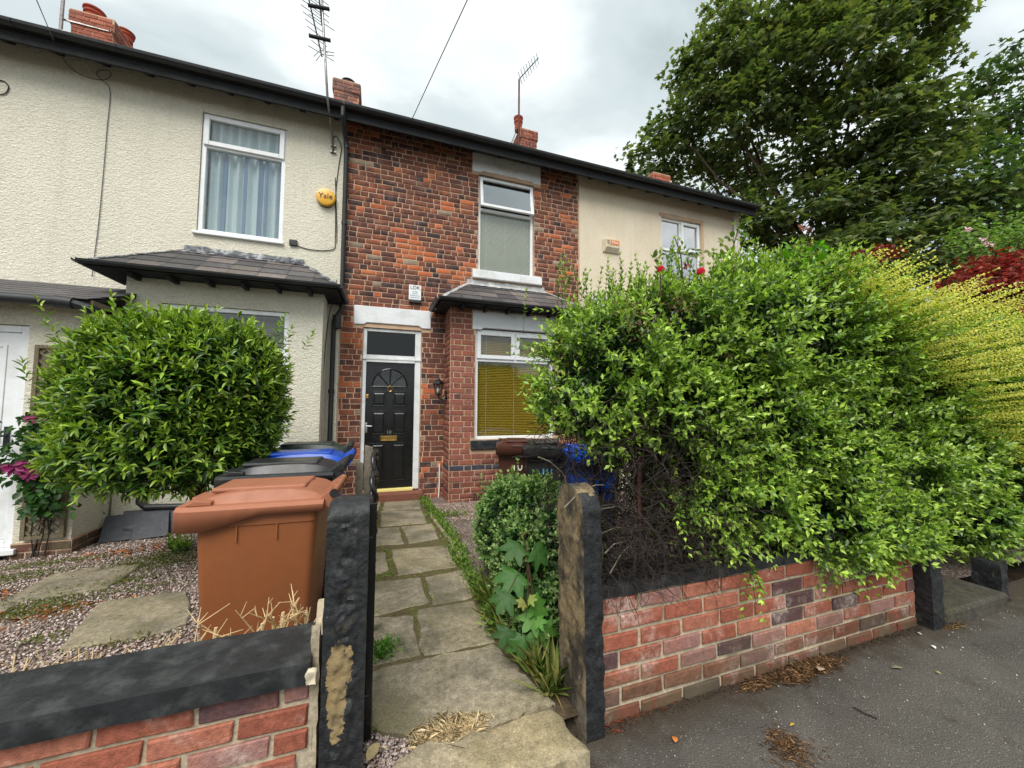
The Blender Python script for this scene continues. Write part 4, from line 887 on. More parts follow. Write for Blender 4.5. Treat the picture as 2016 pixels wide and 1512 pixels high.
# iron gate, standing open against the path edge
gate = thing('iron_gate', 'black iron gate standing open, seen edge-on behind the left gatepost', 'gate', (0, -4.3, .1))
gx = -.008; gy0, gy1 = -4.665, -3.86
gb = MB().box(gx-.014, gx+.014, gy0, gy0+.035, .085, .985).build('stile', 'black_paint', gate, bevel=.003); MB().box(gx-.014, gx+.014, gy1-.035, gy1, .085, .965).build('stile', 'black_paint', gate, bevel=.003)
for z in (.17, .72, .93): MB().box(gx-.010, gx+.010, gy0+.036, gy1-.036, z, z+.03).build('rail', 'black_paint', gate, bevel=.002)
for k in range(7): y = gy0+.12+k*.095; MB().tube([(gx, y, .2), (gx, y, .72)], .007, 6).build('bar', 'black_paint', gate)
for yc, rr, zc2 in ((gy0+.12, .07, 1.02), (gy0+.40, .10, 1.06), (gy1-.13, .07, 1.02), (gy0+.26, .05, .83), (gy1-.26, .05, .83)):
    MB().tube([(gx+.010*math.sin(a*2), yc+rr*(1-a*.06)*math.cos(a), zc2+rr*(1-a*.06)*math.sin(a)) for a in np.linspace(-math.pi/2, math.pi*2.6, 34)], .011, 6).build('scroll', 'black_paint', gate, smooth=True)
for z in (.25, .85): MB().tube([(-.045, gy0+.012, z), (gx, gy0+.012, z)], .014, 8).build('hinge', 'black_paint', gate)
# ------------------------------------------------------------------ wheelie bins
def make_bin(label, body, lid, loc, rotz, number=None, ncol='print_white', group='wheelie bins', zs=.955, lsc=1., hm=None, skirt=True):
    hm = hm or lid
    t = thing('wheelie_bin', label, 'wheelie bin', loc, group, rotz)
    n = 10
    def ring(xa, xb, w, z, r):   # rounded rectangle
        P = []
        for cx, cy, a0 in ((xb-r, w-r, 0), (xa+r, w-r, 90), (xa+r, -w+r, 180), (xb-r, -w+r, 270)):
            for k in range(5): P.append((cx+r*math.cos(R(a0+k*22.5)), cy+r*math.sin(R(a0+k*22.5)), z))
        return P
    rings = [ring(-.283, .25, .228, .045, .04), ring(-.288, .255, .232, .06, .045), ring(-.325, .285, .262, .78, .045), ring(-.335, .29, .268, .785, .045), ring(-.335, .295, .268, .875, .045), ring(-.318, .278, .252, .875, .04), ring(-.25, .22, .2, .12, .04)]
    mb = MB(); k = len(rings[0])
    for rg in rings: mb.v += rg
    for i in range(len(rings)-1): mb.f += [(i*k+j, i*k+(j+1) % k, (i+1)*k+(j+1) % k, (i+1)*k+j) for j in range(k)]
    mb.f += [tuple(range(k-1, -1, -1)), tuple(range((len(rings)-1)*k, len(rings)*k))]
    b = mb.build('body', body, t, True, smooth=True, auto=28)
    for x in (-.12, .08):
        for s in (-1, 1): MB().box(x-.004, x+.004, s*.262-.008, s*.262+.008, .70, .785).build('rib', body, b, True)
    # lid: skirt deep at the front, raised crown, falling to the hinge at the back
    xs = [-.415, -.405, -.375, -.33, -.27, -.20, -.12, 0., .12, .20, .26, .30, .325]
    hz = [.90, .912, .922, .932, .942, .952, .960, .963, .960, .950, .938, .925, .912]
    lm = MB(); prof = 11
    for x, h in zip(xs, hz):
        zl = (.775 if x < -.25 else (.775+.07*min((x+.25)/.22, 1))) if skirt else .865; e = .05*max(0, 1-(x+.415)/.05)
        w = .298-e*.5; crown = min(1., max(.0, (x+.36)/.1))*min(1., max(0., (.315-x)/.06))
        lm.v += [(x, -w, zl), (x, -w-.002, .885), (x, -w+.022, .903), (x, -w+.06, .905), (x, -w+.095, .905+(h-.905)*crown), (x, 0, h+.012*crown), (x, w-.095, .905+(h-.905)*crown), (x, w-.06, .905), (x, w-.022, .903), (x, w+.002, .885), (x, w, zl)]
    m_ = len(xs)
    for i in range(m_-1): lm.f += [(i*prof+j, i*prof+j+1, (i+1)*prof+j+1, (i+1)*prof+j) for j in range(prof-1)]
    lm.f += [tuple(range(prof)), tuple(range((m_-1)*prof, m_*prof))]
    l = lm.build('lid', lid, t, True, smooth=True, auto=24)
    sd = l.modifiers.new('thick', 'SOLIDIFY'); sd.thickness = .006; sd.offset = -1
    MB().box(-.425, -.395, -.075, .075, .893, .915).build('grip', lid, l, True, bevel=.008)
    for s in (-1, 1): MB().prism([(-.37, s*.262, .905), (-.25, s*.262, .905), (-.25, s*.262, .925), (-.33, s*.262, .935), (-.37, s*.262, .915)], (0, -s*.05, 0)).build('grip', lid, l, True, bevel=.004)
    MB().box(-.30, .20, -.150, .150, .945, .974).build('crown_panel', lid, l, True, bevel=.02, seg=3)
    hd = MB().tube([(.375, -.255, .935), (.375, .255, .935)], .017, 10).build('handle', hm, t, True, smooth=True, auto=40)
    for s in (-1, -.33, .33, 1): MB().prism([(.28, s*.245-.008, .90), (.35, s*.245-.008, .845), (.40, s*.245-.008, .91), (.385, s*.245-.008, .952), (.36, s*.245-.008, .955)], (0, .016, 0)).build('hinge_arm', hm, hd, True, bevel=.004)
    for s in (-1, 1): MB().lathe([(.015, -.006), (.024, -.006), (.024, .006), (.015, .006)], (.377, s*.262, .935), 14, 'y').build('end_cap', 'rubber', hd, True)
    for s in (-1, 1):
        w = MB().lathe([(.03, -.022), (.085, -.024), (.1, -.018), (.1, .018), (.085, .024), (.03, .022)], (.225, s*.235, .1), 22, 'y').build('wheel', 'rubber', t, True, smooth=True, auto=40)
    MB().tube([(.225, -.22, .1), (.225, .22, .1)], .012, 8).build('axle', 'galvanised', t, True)
    if number:
        text_mesh('number', number, .20, ncol, b, (-.316, 0, .60), (R(90-5), 0, R(-90)), .002, True, .8)
        MB().box(-.336, -.329, -.07, .07, .77, .785).build('printed_mark', 'print_white', b, True); MB().box(-.331, -.325, -.075, .075, .735, .741).build('council_line', 'print_white', b, True)
    t.scale = (lsc, 1, zs); return t
make_bin('large terracotta-brown wheelie bin directly behind the black coping', 'brown_bin', 'brown_lid', (-.565, -3.64, G(-3.64, -.5)-.035), R(-2), lsc=.93)
make_bin('black wheelie bin squeezed between the brown bin and the blue one', 'black_plastic', 'black_plastic', (-.62, -2.90, G(-2.9, -.6)), R(-1), zs=.985)
make_bin('bright blue wheelie bin with blue lid, between the black bin and the green one', 'blue_bin', 'blue_bin', (-.60, -2.24, G(-2.24, -.6)), R(0), zs=1.005)
make_bin('dark green wheelie bin, the farthest of the row beside the cream bay', 'green_lid', 'green_lid', (-.66, -1.58, G(-1.58, -.6)), R(0), zs=1.05)
make_bin('dark brown wheelie bin with white 10, standing below the bay window', 'dark_brown_bin', 'dark_brown_bin', (1.95, -.98, G(-.98)+.03), R(72), '10', group='bins below the bay window')
make_bin('black wheelie bin with pale blue 10, beside the dark brown one', 'black_plastic', 'black_plastic', (2.16, -1.50, G(-1.5)+.03), R(72), '10', 'print_blue', group='bins below the bay window')
make_bin('blue wheelie bin half hidden behind bare hedge twigs', 'blue_bin', 'blue_bin', (2.42, -2.25, G(-2.25)), R(70), None, group='bins below the bay window')
# ------------------------------------------------------------------ things fixed to the houses
def rod(mb, a, b, r=.006, seg=6): mb.tube([a, b], r, seg); return mb
ya = -.46
a1 = thing('tv_aerial', 'tall twin television aerial on a bent galvanised pole above the downpipe', 'aerial', tuple(aty(655, 298, -.06)), 'television aerials')
P = [aty(656, 300, -.05), aty(654, 262, -.06), aty(650, 235, -.25), aty(645, 195, ya), aty(641, 130, ya), aty(637, 60, ya), aty(632, -40, ya)]
MB().tube(P, .017, 10).build('pole', 'galvanised', a1, smooth=True)
for z_ in (0, .1): MB().box(P[0].x-.04, P[0].x+.04, -.06, -.02, P[0].z+z_, P[0].z+z_+.02).build('wall_bracket', 'galvanised', a1)
for (p0, p1) in (((606, -10), (634, 112)), ((622, -60), (634, 50))):
    A, B = aty(*p0, ya), aty(*p1, ya+.15); bm_ = MB().tube([A, B], .010, 8).build('boom', 'aerial_dark', a1)
    for k in range(9):
        c = A.lerp(B, (k+.5)/9); L = .30-.012*k if k < 8 else .34; e = MB().tube([c+Vector((-L*.5, -.04, .03)), c+Vector((L*.5, .04, -.03))], .005, 5).build('element', 'galvanised', bm_)
for (x0, y0, x1, y1) in ((606, 10, 649, 18), (608, 70, 651, 80)): MB().tube([aty(x0, y0, ya-.02), aty(x1, y1, ya-.02)], .024, 8).build('dipole', 'cable_black', a1)
for (x0, y0, x1, y1) in ((618, 111, 630, 99), (622, 120, 632, 107), (630, 99, 658, 104), (632, 107, 658, 110)): MB().tube([aty(x0, y0, ya), aty(x1, y1, ya)], .005, 5).build('reflector', 'galvanised', a1)
a2 = thing('tv_aerial', 'small television aerial on a straight rusty pole beside the red chimney', 'aerial', (3.68, 3.6, 8.2), 'television aerials')
t_, b2_ = aty(1022, 158, 3.6), aty(1021, 295, 3.6); MB().tube([b2_-Vector((0, 0, .6)), t_], .028, 8).build('pole', 'rusty_pole', a2)
for dx in (-.35, .02): MB().tube([b2_+Vector((dx*.9-.0, 0, -.1)), b2_+Vector((0, 0, .75))], .012, 6).build('stay', 'rusty_pole', a2)
A, B = aty(1021, 157, 3.6), aty(1060, 114, 3.6); bm_ = MB().tube([A, B], .014, 6).build('boom', 'aerial_dark', a2)
dv = (B-A).normalized(); sd = Vector((-dv.z, 0, dv.x))
for k in range(8): c = A.lerp(B, (k+.6)/8); MB().tube([c-sd*(.13-.004*k)+Vector((0, .1, 0)), c+sd*(.13-.004*k)-Vector((0, .1, 0))], .008, 5).build('element', 'galvanised', bm_)
a3 = thing('tv_aerial', 'aerial pole clamped to the big red chimney in the top corner', 'aerial', (-6.3, 3.7, 8.6), 'television aerials')
MB().tube([(-6.33, 3.68, 8.75), (-6.33, 3.68, 11.6)], .03, 8).build('pole', 'galvanised', a3)
for z_ in (9.02, 9.32): MB().box(-6.40, -5.6, 3.71, 3.735, z_, z_+.03).build('strap', 'galvanised', a3)
MB().box(-6.42, -6.24, 3.66, 3.72, 9.0, 9.06).build('clamp', 'galvanised', a3)
def cable(label, pts, r=.006, mat='cable_black'):
    n = []
    for i in range(len(pts)-1):      # smooth the polyline a little
        p0, p1, p2, p3 = [Vector(pts[max(0, min(len(pts)-1, i+k))]) for k in (-1, 0, 1, 2)]
        for t in (0, .25, .5, .75): n.append(.5*((2*p1)+(p2-p0)*t+(2*p0-5*p1+4*p2-p3)*t*t+(3*p1-p0-3*p2+p3)*t**3))
    n.append(Vector(pts[-1])); return tag(MB().tube(n, r, 6).build('cable', mat, None, smooth=True), label, 'cable', 'cables')
w0 = -.032
cable('overhead telephone wire running up from the brick wall into the sky', [aty(790, 270, -.03), aty(806, 245, -.35)]+[aty(806+(920-806)*t, 245-245*t, -.35-1.9*t) for t in (.3, .6, 1., 1.5, 2.2)], .006, 'cable_grey')
cable('black wire loop clipped to the brick below the eave', [aty(755, 291, -.03), aty(758, 300, -.04), aty(766, 304, -.04), aty(770, 292, -.04), aty(780, 287, -.04), aty(785, 296, -.03)], .007)
tag(MB().box(*[v for q in zip(aty(752, 285, -.02), aty(759, 293, -.02)) for v in sorted(q)][:2], -.05, -.012, aty(752, 293, -.02).z, aty(752, 285, -.02).z).build('junction_box', 'rusty_pole'), 'small brown junction box on the brick under the eave', 'junction box')
cable('wire dropping from the sky, looping under the eave of the cream house', [aty(60, -30, -2.2), aty(72, 0, -1.9), aty(104, 75, -.45), aty(118, 104, -.1), aty(140, 135, w0), aty(172, 152, w0), aty(205, 157, w0), aty(218, 148, w0), aty(212, 139, w0), aty(192, 140, w0), aty(192, 150, w0), aty(204, 160, w0), aty(217, 181, w0), aty(211, 250, w0), aty(203, 345, w0), aty(194, 440, w0), aty(187, 495, w0), aty(181, 545, w0-.01)], .0042, 'cable_grey')
cable('short wire curl on the cream wall at the left edge', [aty(-8, 158, w0), aty(8, 160, w0), aty(17, 172, w0), aty(10, 184, w0), aty(-6, 186, w0)], .006)
cable('thin black cable from the small black box to the downpipe', [aty(585, 484, w0), aty(615, 492, w0), aty(655, 491, w0), aty(660, 470, w0), aty(661, 380, w0), aty(668, 320, w0), aty(672, 290, w0), aty(662, 268, w0), aty(655, 275, w0)], .006)
cable('cable hugging the edge of the cream bay wall', [aty(660, 350, w0), aty(663, 450, w0), aty(662, 560, w0), aty(648, 620, LF-.02), aty(640, 690, -.3), aty(634, 800, -.3), aty(632, 868, -.3)], .006)
cable('overhead wire crossing the top right corner', [Vector((19, 4, 10.0)), Vector((13., 3.2, 9.2)), Vector((9., 2.5, 7.9))], .012, 'cable_grey')
tag(MB().box(-1.30, -1.195, -.06, -.02, 3.757, 3.842).build('junction_box', 'black_plastic', bevel=.006), 'small square black box on the cream wall under the window', 'junction box')
tag(MB().box(-4.62, -4.50, -.06, -.02, 3.63, 3.80).build('junction_box', 'ivory_plastic', bevel=.006), 'small cream box on the cream wall at the left edge', 'junction box')
yc = aty(642, 390, -.05)
yb_ = thing('alarm_box', 'round yellow alarm box with black lettering on the cream wall', 'alarm box', tuple(yc), 'burglar alarm boxes')
MB().lathe([(.125, .03), (.135, 0), (.135, -.025), (.125, -.05), (.09, -.06), (.001, -.062)], tuple(yc), 32, 'y').build('cover', 'yellow_plastic', yb_, smooth=True, auto=35)
MB().lathe([(.12, .04), (.128, .02), (.128, .0)], (yc.x, yc.y, yc.z-.012), 32, 'y').build('base', 'black_plastic', yb_)
text_mesh('lettering', 'Yale', .115, 'print_black', yb_, (yc.x, yc.y-.0635, yc.z), (R(90), 0, 0), .0012)
lx = thing('alarm_box', 'white upright alarm box above the front door lintel', 'alarm box', (.52, -.05, 3.2), 'burglar alarm boxes')
MB().box(.425, .622, -.062, -.011, 3.105, 3.355).build('cover', 'white_plastic', lx, bevel=.012, seg=3); MB().box(.432, .615, -.058, -.012, 3.062, 3.103).build('strobe', 'black_plastic', lx, bevel=.008)
text_mesh('lettering', 'LDK', .082, 'print_black', lx, (.523, -.063, 3.305), (R(90), 0, 0), .001)
for k, (n_, wd) in enumerate(((3, .09), (3, .09), (4, .15), (4, .15))):
    MB().box(.523-wd/2, .523+wd/2, -.0635, -.0622, 3.235-k*.032, 3.246-k*.032).build('printed_line', 'print_grey', lx)
hx = thing('alarm_box', 'weathered ivory alarm box with orange panel on the pale end house', 'alarm box', (4.28, -.05, 4.5), 'burglar alarm boxes')
MB().prism([(4.10, -.019, 4.44), (4.47, -.019, 4.44), (4.47, -.019, 4.70), (4.10, -.019, 4.70)], (0, -.035, 0)).build('base', 'ivory_plastic', hx, bevel=.01)
MB().hexa([(4.12, -.055, 4.45), (4.45, -.055, 4.45), (4.45, -.055, 4.69), (4.12, -.055, 4.69), (4.14, -.11, 4.52), (4.43, -.11, 4.52), (4.43, -.11, 4.68), (4.14, -.11, 4.68)]).build('cover', 'ivory_plastic', hx, bevel=.008)
MB().box(4.225, 4.425, -.116, -.1105, 4.565, 4.67).build('label_panel', 'orange_label', hx, bevel=.01)
text_mesh('lettering', 'Hos', .085, 'print_white', hx, (4.325, -.118, 4.618), (R(90), 0, 0), .0012)
for k in range(3): MB().box(4.15, 4.20, -.1145, -.1105, 4.58+k*.03, 4.588+k*.03).build('vent_slot', 'print_black', hx)
# lantern on the bay's flank
ln = thing('wall_lantern', 'black coach lantern on the brick pier beside the front door', 'lantern', (.93, -.25, 1.5))
lx_, ly_ = .893, -.27
def hexp(r, z): return [(lx_+r*math.cos(R(60*k+30)), ly_+r*math.sin(R(60*k+30)), z) for k in range(6)]
m = MB(); rr_ = [hexp(.105, 1.735), hexp(.075, 1.775), hexp(.03, 1.80), hexp(.016, 1.83), hexp(.004, 1.862)]
for q in rr_: m.v += q
for i in range(4): m.f += [(i*6+j, i*6+(j+1) % 6, (i+1)*6+(j+1) % 6, (i+1)*6+j) for j in range(6)]
m.f += [tuple(range(6))]; m.build('roof', 'black_paint', ln)
m = MB()
for k in range(6): m.tube([hexp(.047, 1.575)[k], hexp(.08, 1.735)[k]], .006, 5)
m.tube(hexp(.047, 1.575)+hexp(.047, 1.575)[:1], .007, 5); m.tube(hexp(.082, 1.735)+hexp(.082, 1.735)[:1], .007, 5); m.build('cage', 'black_paint', ln)
m = MB(); m.v = hexp(.043, 1.578)+hexp(.076, 1.733); m.f = [(j, (j+1) % 6, 6+(j+1) % 6, 6+j) for j in range(6)]; m.build('glass', 'glass', ln)
MB().lathe([(.012, 0), (.02, .03), (.026, .06), (.016, .09), (.004, .105)], (lx_, ly_, 1.585), 12).build('bulb', 'print_white', ln, smooth=True)
MB().lathe([(.048, 1.575-1.53), (.03, .03), (.012, .015), (.010, -.02)], (lx_, ly_, 1.53), 10).build('base', 'black_paint', ln)
MB().tube([(lx_, ly_, 1.53), (lx_+.02, ly_, 1.50), (lx_+.07, ly_, 1.495), (lx_+.11, ly_, 1.53), (lx_+.13, ly_, 1.56)], .011, 8).box(1.006, 1.019, ly_-.035, ly_+.035, 1.47, 1.63).build('arm', 'black_paint', ln)
# weathered posts between the two gardens
for i, (x, y, h, w, lab) in enumerate(((-.10, -1.55, .93, .085, 'taller grey weathered fence post beside the black front door'), (-.16, -1.95, .80, .07, 'shorter grey weathered fence post next to the blue bin'))):
    t = thing('fence_post', lab, 'fence post', (x, y, G(y, x)), 'weathered fence posts')
    stone_block('shaft', 'grey_timber', t, x-w/2, x+w/2, y-w/2, y+w/2, G(y, x)-.1, lambda a, b, h=h, x=x: h-.3*(a-x)-.02, (4, 4, 24), .006, 22, i*3., (.01*(1-2*i), 0), .005)
    MB().box(x-w/2-.02, x-w/2-.003, y-.05, y+.5, .10+.1*i, .24+.1*i).build('rail', 'grey_timber', t)
# trellis against the porch
tr = thing('trellis', 'grey diamond-lattice trellis panel standing against the porch wall', 'trellis', (-3.1, -1.14, .05))
tx0, tx1, tz0, tz1 = -3.27, -2.945, .05, 1.98
f_ = rect_frame(MB(), tx0, tx1, tz0, tz1, PF-.045, PF-.012, .035).build('frame', 'trellis_wood', tr, bevel=.003)
def clipseg(x0, z0, dx, dz):
    ts = []
    lo, hi = -9, 9
    for p, d, a, b in ((x0, dx, tx0+.03, tx1-.03), (z0, dz, tz0+.03, tz1-.03)):
        t0, t1 = (a-p)/d, (b-p)/d; lo = max(lo, min(t0, t1)); hi = min(hi, max(t0, t1))
    return (lo, hi) if hi-lo > .02 else None
for sgn in (-1, 1):
    z = tz0-.4
    while z < tz1+.4:
        s_ = clipseg(tx0, z, 1., sgn*1.)
        if s_:
            a = Vector((tx0+s_[0], PF-.03+sgn*.005, z+sgn*s_[0])); b = Vector((tx0+s_[1], PF-.03+sgn*.005, z+sgn*s_[1])); nn = Vector((-sgn, 0, 1)).normalized()*.010
            MB().prism([a-nn, b-nn, b+nn, a+nn], (0, .008, 0)).build('slat', 'trellis_wood', tr)
        z += .085
# slates leaning on the bay
for i, (lab, q) in enumerate((('large dark slate slab leaning on the cream bay, leftmost', [(192, 1068), (207, 1017), (266, 1012), (262, 1060)]), ('dark slate slab leaning on the cream bay, in front of the others', [(258, 1062), (264, 1008), (333, 1004), (330, 1052)]), ('dark slate sheet standing behind the other slate slabs', [(240, 1040), (243, 1006), (345, 1000), (345, 1050)]))):
    yb = -.86-.02*i if i < 2 else -.80; yt = -.66 if i < 2 else -.62
    pts = [aty(*q[0], yb), aty(*q[3], yb), aty(*q[2], yt), aty(*q[1], yt)]; zoff = min(p.z for p in pts)-G(-.85, -2.3)
    for p in pts: p.z -= zoff*.6
    tag(MB().prism(pts, (0, .018, .01)).build('slate_slab', 'slate', color=(*srgb(64, 66, 72), 1), bevel=.004), lab, 'slate slab', 'slate slabs leaning on the bay')
# ------------------------------------------------------------------ gravel, joints, litter
def inpoly(x, y, poly):
    c = np.zeros(len(x), bool); n = len(poly); j = n-1
    for i in range(n):
        xi, yi = poly[i]; xj, yj = poly[j]
        k = ((yi > y) != (yj > y)) & (x < (xj-xi)*(y-yi)/(yj-yi+1e-12)+xi); c ^= k; j = i
    return c
def pebbles(name, label, x0, x1, y0, y1, n, s0, s1, zf, excl=(), cols=((176,158,150),(150,132,124),(196,180,170),(120,104,98),(206,196,188),(168,140,126)), cat='gravel', near=0.):
    x = rng.uniform(x0, x1, n); y = y0+(y1-y0)*rng.random(n)**(1+near); k = np.ones(n, bool)
    for p in excl: k &= ~inpoly(x, y, p)
    x, y = x[k], y[k]; n = len(x); z = np.array([zf(b, a) for a, b in zip(x, y)])
    T = np.array([(1,0,0),(-1,0,0),(0,1,0),(0,-1,0),(0,0,1),(0,0,-1)], float); Fq = np.array([(0,2,4),(2,1,4),(1,3,4),(3,0,4),(2,0,5),(1,2,5),(3,1,5),(0,3,5)])
    s = rng.uniform(s0, s1, (n, 1, 1))*np.array([1, .8, .6])*rng.uniform(.7, 1.3, (n, 1, 3)); a = rvec(n); b = nrmz(np.cross(a, rvec(n))); c = np.cross(a, b)
    L = T[None]*s+rng.normal(size=(n, 6, 3))*s*.16; V = L[:, :, 0:1]*a[:, None]+L[:, :, 1:2]*b[:, None]+L[:, :, 2:3]*c[:, None]
    V[:, :, 2] *= .8; V += np.stack([x, y, z+s[:, 0, 0]*.3], 1)[:, None]
    o = link(name, arrmesh(name, V.reshape(-1, 3), (Fq[None]+(np.arange(n)*6)[:, None, None]).reshape(-1, 3), np.repeat(cmix(n, cols), 6, 0), True), 'pebble'); tag(o, label, cat, kind='stuff'); return o
gz = lambda y, x: G(y, x)+.004
pebbles('gravel', 'pinkish grey gravel spread over the cream house front garden', -4.4, .0, -4.58, -.75, 52000, .007, .013, gz, FPOLY, near=.5)
pebbles('gravel', 'gravel at the foot of the brick bay beside the path', .6, 1.6, -1.6, -.56, 3500, .007, .013, gz, FPOLY, ((170,150,136),(150,132,118),(190,172,158),(110,96,86)))
sheet('gate_soil', 'soil', .36, .845, -4.80, -4.60, lambda x, y: .064, 16, 8, .006)
sheet('gate_gravel', 'gravel_bed', -.20, .37, -5.02, -4.60, lambda x, y: .055+.02*(x > .2) if y > -4.9 else .055-.5*(-4.9-y), 30, 14, .008)
pebbles('gravel', 'loose pinkish pebbles filling the gap beside the threshold stone', -.03, .34, -4.98, -4.60, 2600, .005, .011, lambda y, x: .066, [FPOLY[0], [(p.x, p.y) for p in st]])
def dryweed(name, label, pts, n, L, cols, spread, cat='litter', mat='leaf_dry', up=.16, r=.0008):
    V = []; out = []
    for (c, rad) in pts:
        k = int(n*rad[0]*rad[1]/.01); p = np.array(c)+np.stack([rng.normal(size=k)*rad[0]*.5, rng.normal(size=k)*rad[1]*.5, np.abs(rng.normal(size=k))*spread], 1)
        a = rvec(k); a[:, 2] = np.abs(a[:, 2])*up; l = L*rng.uniform(.4, 1.3, k); out.append(leaf_arrays(p-a*l[:, None]*.5, a, rvec(k)+np.array([0, 0, .7]), l, np.full(k, r*2.6), cmix(k, cols)))
    return tag(leaf_obj(name, mat, None, out), label, cat, kind='stuff')
def onp(px, py, z=.004): p = atz(px, py, z); return (p.x, p.y, z)
brown = [(112, 84, 60), (136, 102, 70), (92, 68, 50), (160, 128, 92)]
dryweed('dead_needles', 'heap of brown dead needles at the foot of the hedge wall', [(onp(1570, 1325), (.13, .06)), (onp(1610, 1310), (.15, .05)), (onp(1500, 1345), (.13, .03))], 900, .045, brown, .006)
dryweed('dead_needles', 'scatter of brown needles on the pavement in the foreground', [(onp(1560, 1480), (.10, .08)), (onp(1540, 1455), (.07, .05))], 420, .03, brown, .002)
dryweed('dead_needles', 'brown leaf litter along the neighbouring step', [(onp(1910, 1195), (.34, .05)), (onp(1860, 1225), (.12, .06))], 700, .05, brown+[(206, 176, 110)], .012)
dryweed('dead_needles', 'reddish litter beside the foot of the worn gatepost', [(onp(1215, 1437), (.03, .02)), (onp(1240, 1410), (.2, .03))], 260, .03, [(150, 70, 44), (110, 72, 50)], .004)
dryweed('dry_grass', 'straw-coloured dry grass filling the round notch in the path', [((*[v for v in atg(890, 1440, .02)],), (.11, .055))], 3600, .06, [(222, 204, 164), (206, 184, 140), (176, 154, 114)], .003, up=.08, r=.0007)
dryweed('dead_needles', 'dark dirt and crumbs along the foot of the brick wall', [((1.0+.24*k, -4.83, .003), (.24, .035)) for k in range(10)], 260, .016, [(70, 58, 46), (96, 78, 58), (54, 46, 40)], .002)
# grit thrown over the pavement
pebbles('grit', 'pale grit scattered over the asphalt pavement', .6, 4.2, -6.2, -4.85, 420, .002, .006, lambda y, x: .002, cols=((206, 204, 198), (170, 160, 150), (120, 110, 100)))
def fallen(px, py, L, W, c, lab, tm=LEAF8, z=.012, ang=None):
    p = np.array([onp(px, py, z)]); a = rnd.uniform(0, 6.3) if ang is None else ang
    V, Fa, C = leaf_arrays(p, np.array([[math.cos(a), math.sin(a), .05]]), np.array([[.1, .1, 1.]]), L, W, np.array([srgb(*c)]), tm)
    o = leaf_obj('fallen_leaf', 'leaf_dry', None, [(V, Fa, C)]); sd = o.modifiers.new('thick', 'SOLIDIFY'); sd.thickness = .0015; return tag(o, lab, 'leaf', 'fallen leaves on the pavement')
fallen(1778, 1316, .055, .024, (150, 146, 116), 'grey-green fallen leaf on the asphalt right of the needle heap', ang=2.6); fallen(1841, 1321, .022, .012, (196, 176, 96), 'tiny yellow fallen leaf right of the grey-green one'); fallen(1330, 1462, .035, .024, (206, 128, 66), 'orange fallen leaf near the foreground pavement')
fallen(1565, 1425, .03, .010, (206, 176, 66), 'thin yellow fallen leaf on the foreground asphalt'); fallen(1612, 1320, .05, .036, (176, 152, 128), 'round pale dead leaf lying on the needle heap', z=.03); fallen(1833, 1270, .03, .022, (225, 225, 220), 'white scrap on the pavement below the short stone post')
fallen(1805, 1245, .022, .012, (225, 225, 220), 'small white scrap at the wall foot'); 
p = thing('fallen_leaf', 'curled tan leaf lying in the gravel beside the threshold stone', 'leaf', tuple(atz(735, 1490, .075)), 'fallen leaves on the pavement'); q_ = np.array([list(atz(722, 1500, .085))]); leaf_obj('blade', 'leaf_dry', p, [leaf_arrays(q_, np.array([[.5, .6, .25]]), np.array([[-.3, -.5, 1.]]), .07, .045, np.array([srgb(196, 176, 130)]), LEAF8)])
tw = thing('fallen_twig', 'thin dark twig lying on the foreground asphalt', 'twig', onp(1715, 1410)); MB().tube([onp(1680, 1392, .006), onp(1700, 1403, .008), onp(1727, 1415, .006)], .003, 5).build('stem', 'twig', tw)
# weeds in the joints and the gravel
green = [(92, 122, 44), (112, 142, 52), (74, 104, 40), (138, 158, 72)]
def weeds(name, label, spots, n, L, W, cols=green, h=.02, flat=.5, cat='weeds'):
    out = []
    for (c, rx, ry) in spots:
        k = max(4, int(n*rx*ry/.01)); p = np.array(c)+np.stack([rng.normal(size=k)*rx*.5, rng.normal(size=k)*ry*.5, rng.random(k)*h], 1); p[:, 2] = np.array([G(b, a) for a, b in p[:, :2]])+.006+rng.random(k)*h
        a = rvec(k); a[:, 2] = np.abs(a[:, 2])*flat+.12; l = L*rng.uniform(.5, 1.3, k); out.append(leaf_arrays(p, a, rvec(k)*.5+np.array([0, 0, 1.]), l, l*W, cmix(k, cols)))
    return tag(leaf_obj(name, 'leaf_soft', None, out), label, cat, kind='stuff')
def along(poly, rad, step):
    o = []
    for (a, b) in zip(poly, poly[1:]):
        A, B = atg(*a), atg(*b); k = max(1, int((B-A).length/step))
        for i in range(k): q = A.lerp(B, (i+rnd.random())/k); o.append(((q.x, q.y, q.z), rad*rnd.uniform(.5, 1.3), rad*rnd.uniform(.5, 1.3)))
    return o
J = along(zp((350,130),(340,180),(335,250)), .035, .09)+along(zp((445,260),(475,345)), .03, .07)+along(zp((350,370),(390,440),(400,520)), .045, .06)+along(zp((545,505),(570,570),(605,655)), .022, .05)+along(zp((316,500),(330,540),(420,515)), .04, .06)+along(zp((515,700),(540,800),(570,925)), .018, .05)+along(zp((310,720),(430,695),(560,670),(640,655)), .014, .05)+along(zp((330,360),(450,350),(600,340),(680,345)), .022, .06)+along(zp((340,258),(500,250)), .02, .06)
weeds('path_weeds', 'small green weeds growing in the path joints', J, 160, .022, .3, green+[(150, 140, 70), (166, 150, 88)], .012)
weeds('path_weeds', 'clump of leafy weeds beside the gate foot', [((*atg(755, 1290),), .09, .06), ((*atg(745, 1305),), .05, .05)], 330, .03, .45, [(70, 112, 36), (96, 140, 48)], .06, 1.)
weeds('path_weeds', 'low green weeds along the path edging by the bay', along(zp((560,120),(620,200),(690,290),(760,420)), .09, .08)+along(zp((740,420),(800,500),(850,620),(930,760),(960,860)), .07, .06)+along(zp((520,100),(590,95)), .08, .07)+along(zp((650,210),(800,200)), .06, .08), 150, .04, .3, green+[(120, 150, 70)], .05, .9)
